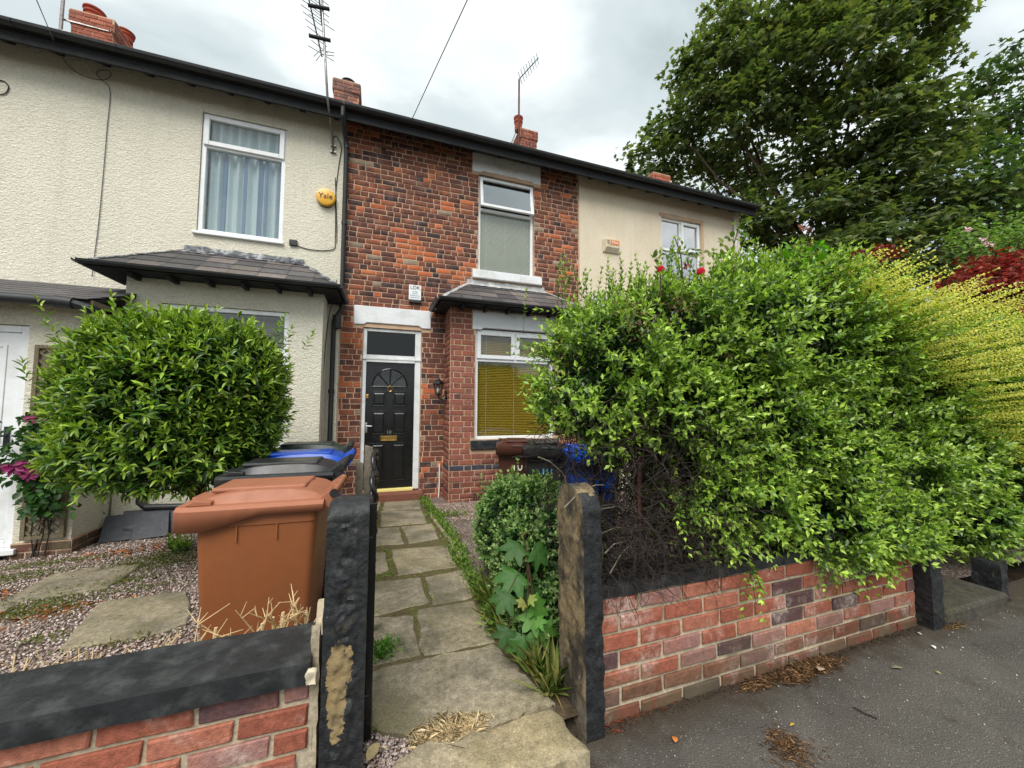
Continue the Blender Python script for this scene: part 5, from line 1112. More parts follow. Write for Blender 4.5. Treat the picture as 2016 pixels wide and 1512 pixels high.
weeds('moss_weeds', 'patches of green weeds in the cream house gravel', [((*atg(px, py),), a, b) for px, py, a, b in ((290, 1115, .5, .22), (330, 1095, .35, .2), (215, 1150, .3, .1), (130, 1165, .5, .12), (60, 1195, .5, .16), (20, 1140, .4, .15), (95, 1112, .5, .1), (245, 1265, .3, .05), (85, 1262, .12, .08), (280, 1160, .25, .07), (30, 1215, .4, .1))], 95, .024, .4, [(88, 104, 38), (108, 124, 50), (70, 84, 34), (128, 120, 60)], .014)
dryweed('leaf_litter', 'brown and orange leaf litter over the gravel', [((*atg(px, py),), (a, b)) for px, py, a, b in ((90, 1215, .4, .12), (150, 1195, .4, .1), (290, 1085, .5, .2), (40, 1180, .4, .2))], 22, .05, [(150, 84, 46), (176, 116, 70), (120, 76, 46)], .008, up=.1, r=.008)
# ------------------------------------------------------------------ vegetation
def at_d(px, py, dep): return CAM+ray(px, py)*dep
def colour_fn(dark, mid, tip, jit=.16):
    d, m, t_ = [np.array(srgb(*c)) for c in (dark, mid, tip)]
    def f(n, t):
        u = np.clip(t+rng.normal(size=(n, 1))*.22, 0, 1); c = np.where(u < .55, d+(m-d)*(u/.55), m+(t_-m)*((u-.55)/.45)); return c*(1+rng.normal(size=(n, 1))*jit).clip(.55, 1.5)
    return f
def shell_pts(lumps, dens, inner=.80, keep=None, cull=.72):
    """points on the skins of a union of ellipsoids, with outward normals; points deep inside a neighbour are dropped"""
    Ps, Ns = [], []
    L = np.array(lumps, float)
    for k, (cx, cy, cz, rx, ry, rz) in enumerate(L):
        area = 4*math.pi*(((rx*ry)**1.6+(rx*rz)**1.6+(ry*rz)**1.6)/3)**(1/1.6); n = int(area*dens); u = rvec(n)
        s = rng.uniform(inner, 1.03, (n, 1)); p = np.array([cx, cy, cz])+u*np.array([rx, ry, rz])*s; nn = nrmz(u/np.array([rx, ry, rz]))
        ok = np.ones(n, bool)
        for j, (ax, ay, az, bx, by, bz) in enumerate(L):
            if j != k: ok &= (((p-np.array([ax, ay, az]))/np.array([bx, by, bz]))**2).sum(1) > cull**2
        if keep is not None: ok &= keep(p)
        Ps.append(p[ok]); Ns.append(nn[ok])
    return np.concatenate(Ps), np.concatenate(Ns)
def fill_pts(lumps, dens, lim=.78, keep=None):
    Ps = []
    for (cx, cy, cz, rx, ry, rz) in lumps:
        n = int(4.19*rx*ry*rz*dens); u = rvec(n)*rng.random((n, 1))**(1/3)*lim; p = np.array([cx, cy, cz])+u*np.array([rx, ry, rz])
        if keep is not None: p = p[keep(p)]
        Ps.append(p)
    return np.concatenate(Ps)
def stems_from(P, Dn, length, r, mat, parent, name='stems', jitter=.0):
    """one thin three-sided stem per shoot, joined"""
    n = len(P); Dn = nrmz(Dn); a = nrmz(np.cross(Dn, rvec(n))); b = np.cross(Dn, a); length = np.broadcast_to(np.asarray(length, float), (n,)); V = []
    for t, rr in ((-.35, r), (1., r*.5)):
        c = P+Dn*(length*t)[:, None]
        for k in range(3): w = 2*math.pi*k/3; V.append(c+(a*math.cos(w)+b*math.sin(w))*rr)
    V = np.stack(V, 1).reshape(-1, 3); Fq = np.array([(k, (k+1) % 3, 3+(k+1) % 3, 3+k) for k in range(3)]); Fa = (Fq[None]+(np.arange(n)*6)[:, None, None]).reshape(-1, 4)
    o = link(name, arrmesh(name, V, Fa), mat, parent); o['kind'] = 'stuff'; return o
def limb(mb, a, b, r0, r1, bend=.12, seg=7, n=6):
    a, b = Vector(a), Vector(b); L = (b-a).length; off = Vector((rnd.gauss(0, 1), rnd.gauss(0, 1), abs(rnd.gauss(0, 1))))*bend*L
    pts = [a.lerp(b, t)+off*math.sin(math.pi*t)*.5+Vector((rnd.gauss(0, .012*L), rnd.gauss(0, .012*L), 0))*(0 < t < 1) for t in np.linspace(0, 1, n)]; mb.tube(pts, r0, seg, r1); return pts
# ---- clipped round bush in front of the cream bay
bush = thing('round_bush', 'dense rounded green bush on a short trunk in the cream house garden', 'bush', (-1.72, -2.0, G(-2., -1.7)))
BL_ = [(-1.66, -2.10, 1.42, .76, .70, .70), (-1.40, -2.25, 1.60, .50, .52, .46), (-1.95, -2.10, 1.50, .44, .52, .56), (-1.70, -2.2, 1.02, .70, .60, .40), (-1.22, -2.15, 1.30, .32, .44, .50), (-1.66, -2.1, 1.74, .62, .52, .34), (-2.0, -2.05, 1.10, .36, .44, .44), (-2.08, -2.1, 1.72, .28, .4, .30), (-1.2, -2.15, 1.72, .28, .4, .28)]
cf = colour_fn((38, 68, 26), (78, 116, 38), (152, 178, 64), .24)
P_, N_ = shell_pts(BL_, 165, .84, lambda p: p[:, 2] > .68)
Dn_ = nrmz(N_*.75+np.array([0, 0, .62])+rng.normal(size=N_.shape)*.30)
parts_ = sprigs(P_-Dn_*.05, Dn_, rng.uniform(.10, .20, len(P_)), 4, .086, .027, cf, 1.05, -.12, tmpl=LEAF8)
st_ = np.array([(-1.66+rnd.gauss(0, .42), -2.1+rnd.gauss(0, .25), 1.98+rnd.uniform(-.06, .06)) for _ in range(46)]+[(-1.66+s_*.72, -2.1+rnd.gauss(0, .25), rnd.uniform(1.0, 1.7)) for s_ in (-1, 1) for _ in range(5)]); parts_ += sprigs(st_, np.stack([(st_[:, 0]+1.66)*.5, rng.normal(size=len(st_))*.2, np.ones(len(st_))], 1), rng.uniform(.14, .26, len(st_)), 6, .078, .024, colour_fn((84, 122, 42), (120, 152, 52), (164, 186, 80)), .95, -.05, tmpl=LEAF8)
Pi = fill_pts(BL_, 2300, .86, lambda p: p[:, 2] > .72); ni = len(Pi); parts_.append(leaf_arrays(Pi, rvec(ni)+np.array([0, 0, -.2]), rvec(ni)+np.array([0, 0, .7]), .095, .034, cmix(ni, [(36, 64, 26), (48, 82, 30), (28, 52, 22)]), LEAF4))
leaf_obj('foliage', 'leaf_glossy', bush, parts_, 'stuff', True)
stems_from(P_, Dn_, .16, .0022, 'rose_stem', bush, 'shoots')
tm = MB(); tp = Vector((-1.55, -2.05, .70)); limb(tm, (-1.34, -2.05, G(-1.95, -1.7)-.1), tp, .075, .065, .03, 10)
for _ in range(11): limb(tm, tp-Vector((0, 0, .02)), (-1.72+rnd.uniform(-.75, .75), -2.1+rnd.uniform(-.5, .5), rnd.uniform(.85, 1.6)), .035, .009, .15, 6)
tm.build('trunk', 'bark', bush, smooth=True)
sp_ = [( .0, 0)]
sprout = thing('basal_shoots', 'small leafy shoots sprouting at the foot of the round bush', 'plant', tuple(atg(352, 1085)))
pb = np.array([list(atg(352+rnd.uniform(-18, 18), 1085+rnd.uniform(-8, 6))) for _ in range(26)]); leaf_obj('foliage', 'leaf_glossy', sprout, sprigs(pb, rng.normal(size=(26, 3))*.35+np.array([0, 0, 1.]), rng.uniform(.06, .16, 26), 4, .06, .022, cf, tmpl=LEAF8), 'stuff')
# ---- the tall privet hedge on the low wall
hedge = thing('privet_hedge', 'tall unclipped green privet hedge spilling over the low brick wall', 'hedge', (2.2, -4.5, .1))
HL_ = [(1.30, -4.35, 1.55, .38, .45, .44), (1.12, -4.42, 1.42, .25, .34, .28), (1.60, -4.30, 1.68, .48, .55, .46), (2.05, -4.30, 1.77, .55, .60, .50), (2.60, -4.30, 1.90, .60, .63, .55), (3.20, -4.30, 1.92, .60, .64, .56), (1.50, -4.45, 1.38, .40, .42, .34),
       (1.82, -4.42, 1.28, .45, .48, .45), (2.25, -4.42, 1.20, .50, .50, .55), (2.75, -4.45, 1.05, .50, .50, .55), (3.30, -4.45, 1.00, .50, .50, .55), (2.08, -4.56, .80, .36, .38, .27), (2.50, -4.60, .68, .42, .40, .26), (3.00, -4.62, .64, .45, .39, .26), (3.50, -4.52, .74, .40, .40, .30), (1.75, -4.52, .92, .25, .36, .28), (1.72, -4.62, .74, .16, .24, .16)]
def bare(p): return (p[:, 0]- .35*(1.2-p[:, 2]) > 1.42) | (p[:, 2] > 1.22+.1*np.sin(p[:, 0]*9))
def thin(p): return bare(p) & ((mn(p) > -.10) | (rng.random(len(p)) < .2))
def mn(p): return np.array([mnoise.noise(Vector(q)*3.4) for q in p])
cfh = colour_fn((56, 84, 28), (110, 146, 46), (170, 196, 84), .22)
P_, N_ = shell_pts(HL_, 440, .78, thin); print('hedge shoots', len(P_))
P_ = P_+N_*(mn(P_*.9+3.)*.13)[:, None]
Dn_ = nrmz(N_*.75+np.array([0, -.22, .30])+rng.normal(size=N_.shape)*.34)
parts_ = sprigs(P_-Dn_*.05, Dn_, rng.uniform(.07, .20, len(P_)), 5, .043, .0215, cfh, 1.0, .12)
Pi = fill_pts(HL_, 9500, .82, bare); ni = len(Pi); parts_.append(leaf_arrays(Pi, rvec(ni), rvec(ni)+np.array([0, 0, .6]), .040, .020, cmix(ni, [(36, 60, 24), (50, 80, 30), (28, 46, 20)]), LEAF4))  # older inner leaves, darkened further to paint shade into the gaps
# long whippy new growth standing out of the top and the left flank
top = []; td = []
for _ in range(120):
    x = rnd.uniform(.95, 3.5); top.append((x, -4.3+rnd.gauss(0, .22), 2.0+.20*min(x-.9, 1.2)+rnd.uniform(-.12, .02))); td.append((rnd.gauss(0, .22), rnd.gauss(-.08, .2), 1.))
for _ in range(34): top.append((rnd.uniform(.98, 1.12), -4.4+rnd.gauss(0, .15), rnd.uniform(1.22, 1.9))); td.append((-.9, rnd.gauss(-.1, .35), rnd.uniform(0, .4)))
for _ in range(70): x = rnd.uniform(1.5, 3.5); top.append((x, -4.84, rnd.uniform(1.0, 2.0))); td.append((rnd.gauss(0, .3), -1., rnd.uniform(-.1, .5)))
top, td = np.array(top), np.array(td); ln_ = rng.uniform(.14, .30, len(top)); parts_ += sprigs(top, td, ln_, 9, .036, .018, colour_fn((78, 112, 40), (118, 150, 54), (176, 198, 96)), .85, .25)
drop = np.array([(1.45+rnd.uniform(-.1, .1), -4.82, .95) for _ in range(7)]+[(1.78+rnd.uniform(-.05, .05), -4.88, .62) for _ in range(5)]+[(2.4+rnd.uniform(-.3, .5), -4.90, .62) for _ in range(18)]); parts_ += sprigs(drop, np.array([[0, -.18, -1.]]*len(drop))+rng.normal(size=drop.shape)*.2, rng.uniform(.14, .27, len(drop)), 8, .032, .016, cfh, .9, .2)
dd = []
for px, py in ((1250, 620), (1235, 600), (1340, 590), (1350, 605), (1290, 640), (1430, 705), (1260, 650), (1640, 830)):
    c = np.array(list(aty(px, py, -4.80))); k = 60; dd.append(leaf_arrays(c+rng.normal(size=(k, 3))*np.array([.05, .03, .045]), rvec(k)+np.array([0, -.3, .2]), rvec(k), .016, .009, cmix(k, [(110, 90, 58), (84, 68, 46), (132, 112, 70)])))
leaf_obj('seed_heads', 'leaf_dry', hedge, dd, 'stuff')
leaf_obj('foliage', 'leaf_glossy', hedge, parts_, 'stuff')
stems_from(np.concatenate([P_[::3], top, drop]), np.concatenate([Dn_[::3], td, np.array([[0, -.18, -1.]]*len(drop))]), np.concatenate([np.full(len(P_[::3]), .14), ln_, np.full(len(drop), .2)]), .0016, 'twig', hedge, 'shoots')
# dead inner growth showing at the left foot of the hedge
mb = MB()
for _ in range(2300):
    p = Vector((rnd.uniform(.93, 2.2), rnd.uniform(-4.82, -4.15), rnd.uniform(.58, 1.40)))
    if p.x > 1.7 and rnd.random() < .55: p.x -= .6
    d = Vector((rnd.gauss(0, 1), rnd.gauss(-.25, .8), rnd.gauss(0, .8))).normalized(); pts = [p]
    for _k in range(rnd.randint(4, 7)): d = (d+Vector((rnd.gauss(0, .5), rnd.gauss(0, .4), rnd.gauss(-.05, .5)))).normalized(); pts.append(pts[-1]+d*rnd.uniform(.03, .06))
    mb.tube(pts, rnd.choice((.0016, .0022, .003)), 3, .0010, cap=False)
for _ in range(650):     # brittle ends lying over the coping
    p = Vector((.93+.95*rnd.random()**1.3, rnd.uniform(-4.87, -4.62), .575+.30*rnd.random()**1.6)); d = Vector((rnd.gauss(0, 1), rnd.gauss(-.3, .6), rnd.gauss(-.1, .5))).normalized(); pts = [p]
    for _k in range(rnd.randint(3, 6)):
        d = (d+Vector((rnd.gauss(0, .5), rnd.gauss(0, .4), rnd.gauss(-.05, .4)))).normalized(); q = pts[-1]+d*rnd.uniform(.02, .05); q.z = max(q.z, .584 if q.y > -4.815 else .47); pts.append(q)
    mb.tube(pts, rnd.choice((.0014, .0018, .0026)), 3, .0010, cap=False)
for x in np.arange(1.02, 3.4, .16):       # main stems rising from the bed
    b = Vector((x+rnd.gauss(0, .04), -4.42+rnd.gauss(0, .08), -.05)); limb(mb, b, b+Vector((rnd.gauss(0, .15), rnd.gauss(-.05, .12), 1.5)), .014, .005, .06, 5, 8)
dt = mb.build('bare_twigs', 'twig', hedge); dt['kind'] = 'stuff'
mb = MB()
for (px0, py0, px1, py1) in ((1152, 1080, 1230, 1040), (1155, 1022, 1230, 1005), (1190, 1090, 1240, 1075), (1110, 1000, 1190, 955), (1060, 900, 1120, 960), (1200, 1130, 1260, 1060)):
    a, b = aty(px0, py0, -4.84), aty(px1, py1, -4.70); mb.tube([a, a.lerp(b, .35)+Vector((0, 0, .03)), a.lerp(b, .7)+Vector((.01, 0, .028)), b], .0032, 4, .002)
o = mb.build('grey_twigs', 'grey_timber', hedge); o['kind'] = 'stuff'
for x in (1.28, 1.52): MB().tube([(x, -4.64, .55), (x+.01, -4.64, 1.12)], .011, 6).build('support_rod', 'rusty_pole', hedge)
# ---- neighbouring hedge, darker and broader-leaved
nh = thing('ivy_hedge', 'dark broad-leaved hedge overhanging the neighbouring step at the right edge', 'hedge', (4.8, -4.4, 0))
NL = [(3.9, -4.36, 1.62, .62, .54, .60), (4.15, -4.42, .98, .60, .46, .42), (4.7, -4.36, 1.60, .64, .54, .62), (4.95, -4.46, .75, .58, .46, .62), (5.5, -4.38, 1.5, .65, .5, .75), (6.3, -4.4, 1.4, .6, .5, .9), (4.5, -4.5, .52, .34, .36, .26), (3.75, -4.35, 1.05, .35, .4, .4), (7.0, -4.4, 1.2, .6, .5, .9), (7.8, -4.4, 1.1, .6, .5, .9), (8.6, -4.4, 1.1, .6, .5, .9)]
P_, N_ = shell_pts(NL, 330, .8, lambda p: ((p[:, 2] > .36) | (p[:, 0] > 4.42)) & (rng.random(len(p)) < np.where(p[:, 0] > 6.4, .4, 1.))); Dn_ = nrmz(N_*.8+np.array([0, -.1, .2])+rng.normal(size=N_.shape)*.35)
pt = sprigs(P_-Dn_*.04, Dn_, rng.uniform(.07, .14, len(P_)), 3, .046, .028, colour_fn((50, 80, 32), (104, 142, 50), (170, 196, 88), .2), 1., 0.)
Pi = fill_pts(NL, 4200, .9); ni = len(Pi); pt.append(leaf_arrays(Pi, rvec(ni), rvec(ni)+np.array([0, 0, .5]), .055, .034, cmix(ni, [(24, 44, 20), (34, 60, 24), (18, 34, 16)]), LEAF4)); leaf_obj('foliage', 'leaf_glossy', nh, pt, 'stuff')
mb = MB()
for x in (4.35, 4.9, 5.5, 6.2, 7., 7.8, 8.6): limb(mb, (x, -4.3, -.1), (x+.1, -4.35, 1.3), .03, .01, .08)
mb.build('stems', 'bark', nh)['kind'] = 'stuff'
# ---- golden shrub arching out over the pavement
gs = thing('golden_shrub', 'golden-yellow shrub with long arching leafy wands above the hedge', 'shrub', (4., -4.4, 0))
sp, sd_, sl_ = [], [], []
for _ in range(520):
    x = 2.72+3.1*rnd.random()**.85; zl = 2.0-.60*(x-2.8) if x < 4.6 else .98; z = zl+rnd.random()**1.1*max(.2, 2.14-zl); y = -4.62-.12*rnd.random()-.10*(z < 2.)
    sp.append((x, y, z)); sd_.append((rnd.gauss(-.05, .16), -1., rnd.uniform(-.02, .13)+.27*(z-1.2))); sl_.append(rnd.uniform(.26, .52))
for _ in range(26): sp.append((rnd.uniform(2.9, 3.9), -4.5, rnd.uniform(2.1, 2.3))); sd_.append((rnd.gauss(0, .3), -.3, 1.)); sl_.append(rnd.uniform(.15, .32))
sp, sd_, sl_ = np.array(sp), np.array(sd_), np.array(sl_)
pt = sprigs(sp, sd_, sl_, 24, .019, .0125, colour_fn((166, 178, 80), (214, 210, 98), (238, 232, 142), .14), .95, .2)
kf = 5000; fx = rng.uniform(2.7, 5.6, kf); fz = np.where(fx < 4.6, 2.05-.6*(fx-2.8), .98)+rng.random(kf)*np.maximum(.2, 2.2-np.where(fx < 4.6, 2.05-.6*(fx-2.8), .98)); fp = np.stack([fx, -4.74-rng.random(kf)*.16, fz], 1); pt.append(leaf_arrays(fp, rvec(kf)+np.array([0, -.5, .3]), rvec(kf)+np.array([0, -.3, .6]), .022, .014, cmix(kf, [(150, 168, 62), (180, 186, 74), (116, 146, 52), (206, 204, 84)])))
leaf_obj('foliage', 'leaf_yellow', gs, pt, 'stuff'); stems_from(sp, sd_, sl_, .0014, 'green_stem', gs, 'wands')
mb = MB()
for x in np.arange(2.9, 5.8, .28): limb(mb, (x+rnd.gauss(0, .05), -4.25, -.08), (x+rnd.gauss(0, .1), -4.5, 1.8), .016, .006, .05, 5)
mb.build('stems', 'bark', gs)['kind'] = 'stuff'
# ---- trees
def broadleaf(name, label, lobes, base, trunk_r, fork_h, per, leafL, cols, mat='leaf_tree', tmpl=PALM, clump=(.42, .20), group=None, droop=.35, clumps=26, bark='bark', cat='tree'):
    t = thing(name, label, cat, tuple(base), group); parts = []; base = np.array(base, float)
    mb = MB(); fork = Vector(base+np.array([0, 0, fork_h])); limb(mb, Vector(base)-Vector((0, 0, .2)), fork, trunk_r, trunk_r*.75, .02, 10)
    for (c, r) in lobes:
        c = np.array(c, float); n_c = max(4, int(clumps*r**1.7)); j = Vector(c)
        s = fork.lerp(Vector((base[0], base[1], max(fork.z, c[2]*.8))), .3*rnd.random()); limb(mb, s, j, trunk_r*.26, .015, .10, 6)
        u = rvec(n_c)*(.35+.65*rng.random((n_c, 1))**.5); cc = c+u*r*np.array([1, 1, .85])
        for q in cc[::2]: mb.tube([j, j.lerp(Vector(q), .5)+Vector((0, 0, -.06*r)), Vector(q)], .014, 4, .005, cap=False)
        n = n_c*per; k = np.repeat(np.arange(n_c), per); p = cc[k]+rng.normal(size=(n, 3))*np.array([clump[0], clump[0], clump[1]])*.55
        ax = (p-cc[k])+u[k]*.25+np.stack([rng.normal(size=n)*.2, rng.normal(size=n)*.2, -droop*np.ones(n)*.5], 1)+rng.normal(size=(n, 3))*.12
        br = (1+.25*np.clip((p[:, 2:3]-c[2])/r, -1, 1))
        parts.append(leaf_arrays(p, ax, np.array([0, 0, 1.])+rng.normal(size=(n, 3))*.42, leafL*rng.uniform(.65, 1.15, n), leafL*rng.uniform(.8, 1.1, n), cmix(n, cols, .2)*1., tmpl))
    leaf_obj('crown', mat, t, parts, 'stuff'); mb.build('trunk', bark, t, smooth=True); return t
TL = [(1290,318,13,.75),(1360,325,13.5,1.1),(1440,345,13.5,1.1),(1395,205,12,1.0),(1450,120,11.5,1.15),(1505,40,11,1.15),(1485,230,11.2,1.25),(1565,140,10.6,1.3),(1600,25,10.6,1.2),(1700,5,10.5,1.15),(1660,120,10,1.25),(1590,310,11,1.25),(1700,235,10,1.15),(1775,70,10,1.05),(1830,15,10,.7),(1790,170,9.8,.8),
      (1505,430,11.5,1.0),(1600,430,10.6,1.15),(1700,400,10,1.1),(1640,505,9.6,.75),(1790,320,9.6,.85),(1800,440,9.2,.8),(1725,480,9,.7),(1420,30,12,.5),(1380,115,12,.6),(1315,265,13,.65),(1345,160,12.5,.4),(1850,250,9.8,.75),(1845,385,9.4,.75),(1930,420,9,.75),(1760,250,9.6,.7),(1820,500,9,.8),(1900,520,8.8,.7),(1740,545,9,.7),(1640,570,9.2,.7),(1980,545,8.8,.7),(1540,520,10.5,.7)]
GREENS = [(82, 100, 62), (96, 114, 68), (112, 126, 76), (70, 88, 58), (126, 132, 80)]
broadleaf('sycamore_tree', 'big dark green sycamore tree towering behind the end of the terrace', [(at_d(a, b, d), r) for a, b, d, r in TL], (at_d(1650, 900, 10.6)[0], at_d(1650, 900, 10.6)[1], -.3), .24, 4.2, 50, .195, GREENS, clumps=20, clump=(.40, .16))
TR = [(1895,395,9.2,.75),(1960,335,9.6,.8),(1985,225,10,.75),(1905,270,10,.5),(1995,430,9,.75),(2055,330,9.5,1.0),(2060,470,9,.9),(2060,180,10,.8),(1940,150,10.5,.45),(2000,110,10.5,.5),(1880,455,9.2,.6)]
broadleaf('sycamore_tree', 'second dark tree at the right edge, its branches reaching left', [(at_d(a, b, d), r) for a, b, d, r in TR], (at_d(2060, 900, 9.6)[0], at_d(2060, 900, 9.6)[1], -.3), .22, 3.5, 34, .18, [(70, 96, 60), (84, 108, 62), (96, 120, 66), (60, 80, 54)], clumps=20, clump=(.40, .16))
MP = [(1935,570,5.6,.42),(2000,600,5.4,.5),(1985,545,5.9,.42),(2050,570,5.5,.5),(2010,690,5.2,.42),(1728,496,6.6,.13)]
mp = broadleaf('red_maple', 'dark red Japanese maple behind the golden wands', [(at_d(a, b, d), r) for a, b, d, r in MP], (at_d(2000, 900, 5.6)[0], at_d(2000, 900, 5.6)[1], -.1), .06, 1.2, 60, .075, [(124, 44, 40), (146, 56, 46), (100, 36, 34), (160, 78, 60)], 'leaf_red', PALM, (.24, .09), clumps=95)
PK = [(1965,500,6.6,.36),(2010,470,6.6,.45),(2040,520,6.4,.45),(1925,468,6.8,.2),(1900,462,6.9,.12)]
pk = broadleaf('flowering_shrub', 'pale green shrub with a few pink blossoms behind the red maple', [(at_d(a, b, d), r) for a, b, d, r in PK], (at_d(2010, 900, 6.8)[0], at_d(2010, 900, 6.8)[1], -.1), .05, 1.5, 46, .06, [(120, 150, 84), (96, 130, 64), (150, 170, 106)], 'leaf_soft', LEAF4, (.24, .2), clumps=90, cat='shrub')
for px, py in ((1938, 474), (1905, 452), (1950, 482)): leaf_obj('blossom', 'petal_pink', pk, [leaf_arrays(np.repeat(at_d(px, py, 6.3)[None], 14, 0)+rng.normal(size=(14, 3))*.02, rvec(14), rvec(14), .05, .035, np.array([srgb(232, 190, 200)]*14))])
cn = thing('conifer_tree', 'small dark conifer tip showing above the roof beside the end chimney', 'tree', tuple(at_d(1240, 420, 24)*np.array([1, 1, 0])))
tip = at_d(1240, 322, 24); n = 3200; h_ = rng.random(n)**.7; a_ = rng.uniform(0, 6.28, n); rr_ = h_*1.5*rng.random(n)**.4*(.75+.25*np.sin(h_*60)); p = tip+np.stack([rr_*np.cos(a_), rr_*np.sin(a_), -h_*5.5], 1)
leaf_obj('crown', 'leaf_tree', cn, [leaf_arrays(p, np.stack([np.cos(a_), np.sin(a_), rng.normal(size=n)*.4-.1], 1), rvec(n)+np.array([0, 0, .8]), .3, .12, cmix(n, [(34, 48, 34), (44, 60, 40)]))], 'stuff'); MB().tube([(tip[0], tip[1], -.3), tuple(tip)], .2, 7, .02).build('trunk', 'bark', cn)
# ---- planting by the gate
eu = thing('low_shrub', 'low variegated shrub beside the path, behind the worn gatepost', 'shrub', (.97, -3.7, G(-3.7)))
EL = [(.98, -3.50, .47, .26, .32, .36), (1.14, -3.75, .48, .28, .34, .38), (.90, -3.95, .32, .17, .30, .34), (1.15, -4.2, .45, .25, .30, .40), (1.0, -3.2, .35, .2, .25, .34), (.87, -4.15, .27, .16, .26, .28), (.82, -4.36, .17, .10, .15, .15), (.88, -3.62, .62, .13, .16, .18)]
P_, N_ = shell_pts(EL, 620, .85, lambda p: p[:, 2] > G(-3.8)); Dn_ = nrmz(N_*.8+np.array([0, 0, .4])+rng.normal(size=N_.shape)*.35)
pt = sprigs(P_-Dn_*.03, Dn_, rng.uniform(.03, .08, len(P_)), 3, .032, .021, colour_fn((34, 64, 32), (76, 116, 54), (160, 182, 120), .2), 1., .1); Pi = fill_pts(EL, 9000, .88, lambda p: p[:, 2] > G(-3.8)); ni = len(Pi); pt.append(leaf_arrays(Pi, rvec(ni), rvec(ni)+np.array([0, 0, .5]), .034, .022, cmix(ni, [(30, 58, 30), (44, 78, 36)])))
us = np.array([(1.02+rnd.gauss(0, .13), -3.6+rnd.gauss(0, .2), (.74+rnd.uniform(-.1, .05))) for _ in range(40)]); pt += sprigs(us, rng.normal(size=us.shape)*.35+np.array([0, 0, 1.]), rng.uniform(.08, .18, 40), 6, .034, .022, colour_fn((70, 104, 50), (104, 140, 66), (168, 190, 120)), .95, .1)
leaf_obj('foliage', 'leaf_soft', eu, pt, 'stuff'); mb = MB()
for _ in range(12): limb(mb, (1.0+rnd.gauss(0, .04), -3.75+rnd.gauss(0, .1), G(-3.7)-.03), (1.0+rnd.gauss(0, .12), -3.75+rnd.gauss(0, .2), rnd.uniform(.4, .75)), .008, .003, .1, 5)
mb.build('stems', 'twig', eu)['kind'] = 'stuff'
sy = thing('sycamore_sapling', 'sycamore seedling with broad lobed leaves beside the worn gatepost', 'plant', (.80, -4.5, .07))
_lv = []
for a_, r_ in ((0,1.),(9,.86),(14,.74),(22,.56),(30,.62),(40,.84),(47,.93),(55,.80),(64,.62),(76,.50),(88,.60),(98,.72),(108,.60),(125,.42),(150,.30)): _lv.append((a_, r_))
_pts = [(a, r) for a, r in _lv]+[(-a, r) for a, r in reversed(_lv[1:])]
BIG = (np.array([(.30, 0, .06)]+[(.30+.70*r*math.cos(R(a)), .80*r*math.sin(R(a)), -.16*r*r+.05*math.cos(R(a*4.2))) for a, r in _pts]), np.array([(0, 1+i, 1+(i+1) % len(_pts)) for i in range(len(_pts))]))
stem = [Vector((.81, -4.45, .05)), Vector((.80, -4.42, .30)), aty(1045, 1140, -4.40), aty(1035, 1075, -4.38), aty(1030, 1050, -4.38)]
MB().tube(stem, .006, 6, .003).build('stem', 'rose_stem', sy)
for i, (px, py, s, an, y, c) in enumerate(((1012,1082,62,200,-4.36,(64,100,46)),(1062,1092,62,-40,-4.38,(62,100,44)),(1008,1142,72,215,-4.40,(68,112,48)),(1040,1170,60,250,-4.36,(58,94,42)),(992,1182,58,220,-4.44,(60,98,42)),(1060,1195,56,-20,-4.46,(82,128,52)),(1028,1188,24,180,-4.48,(150,150,78)),(1046,1180,26,60,-4.5,(140,156,76)),(1045,1222,54,200,-4.48,(92,140,58)),(1070,1250,64,-70,-4.50,(78,124,50)),(1030,1272,66,250,-4.50,(66,110,46)),(1062,1222,34,40,-4.5,(96,146,60)),(995,1252,50,230,-4.46,(54,90,40)),(1085,1150,50,0,-4.34,(56,92,40)),(1034,1048,30,90,-4.38,(130,120,70)),(1078,1215,48,-30,-4.40,(50,84,38)),(1050,1140,50,120,-4.33,(52,86,38)))):
    c0 = np.array([list(aty(px, py, y))]); L = s/745*2.0*.82; A = np.array([[math.cos(R(an))*.9, -.35, math.sin(R(an))*.55-.35]]); A = nrmz(A)
    o = leaf_obj('leaf', 'leaf_soft', sy, [leaf_arrays(c0-A*L*.45, A, np.array([[-.15, -.75, .85]])+rng.normal(size=(1, 3))*.18, L, L*1.05, np.array([srgb(*c)]), BIG)])
    MB().tube([stem[1].lerp(stem[3], rnd.random()), Vector((c0-A*L*.30)[0])], .002, 4).build('leaf_stalk', 'rose_stem', o)
gr = []
for px, py, n in ((985,1160,40),(995,1225,60),(1010,1260,60),(1045,1310,60),(1070,1335,80),(1085,1360,60),(965,1190,30)):
    c = np.array(list(atg(px, py, .0))); k = n; a = rng.normal(size=(k, 3))*.55+np.array([-.25, -.2, .95]); l = rng.uniform(.08, .24, k); gr.append(leaf_arrays(c+rng.normal(size=(k, 3))*np.array([.02, .02, .004]), a, rvec(k), l, np.full(k, .0045), cmix(k, [(110, 136, 56), (146, 154, 84), (186, 172, 110), (84, 112, 48)])))
tag(leaf_obj('grass_tufts', 'leaf_soft', None, gr), 'tufts of green and straw grass along the path edge by the gatepost', 'grass', kind='stuff')
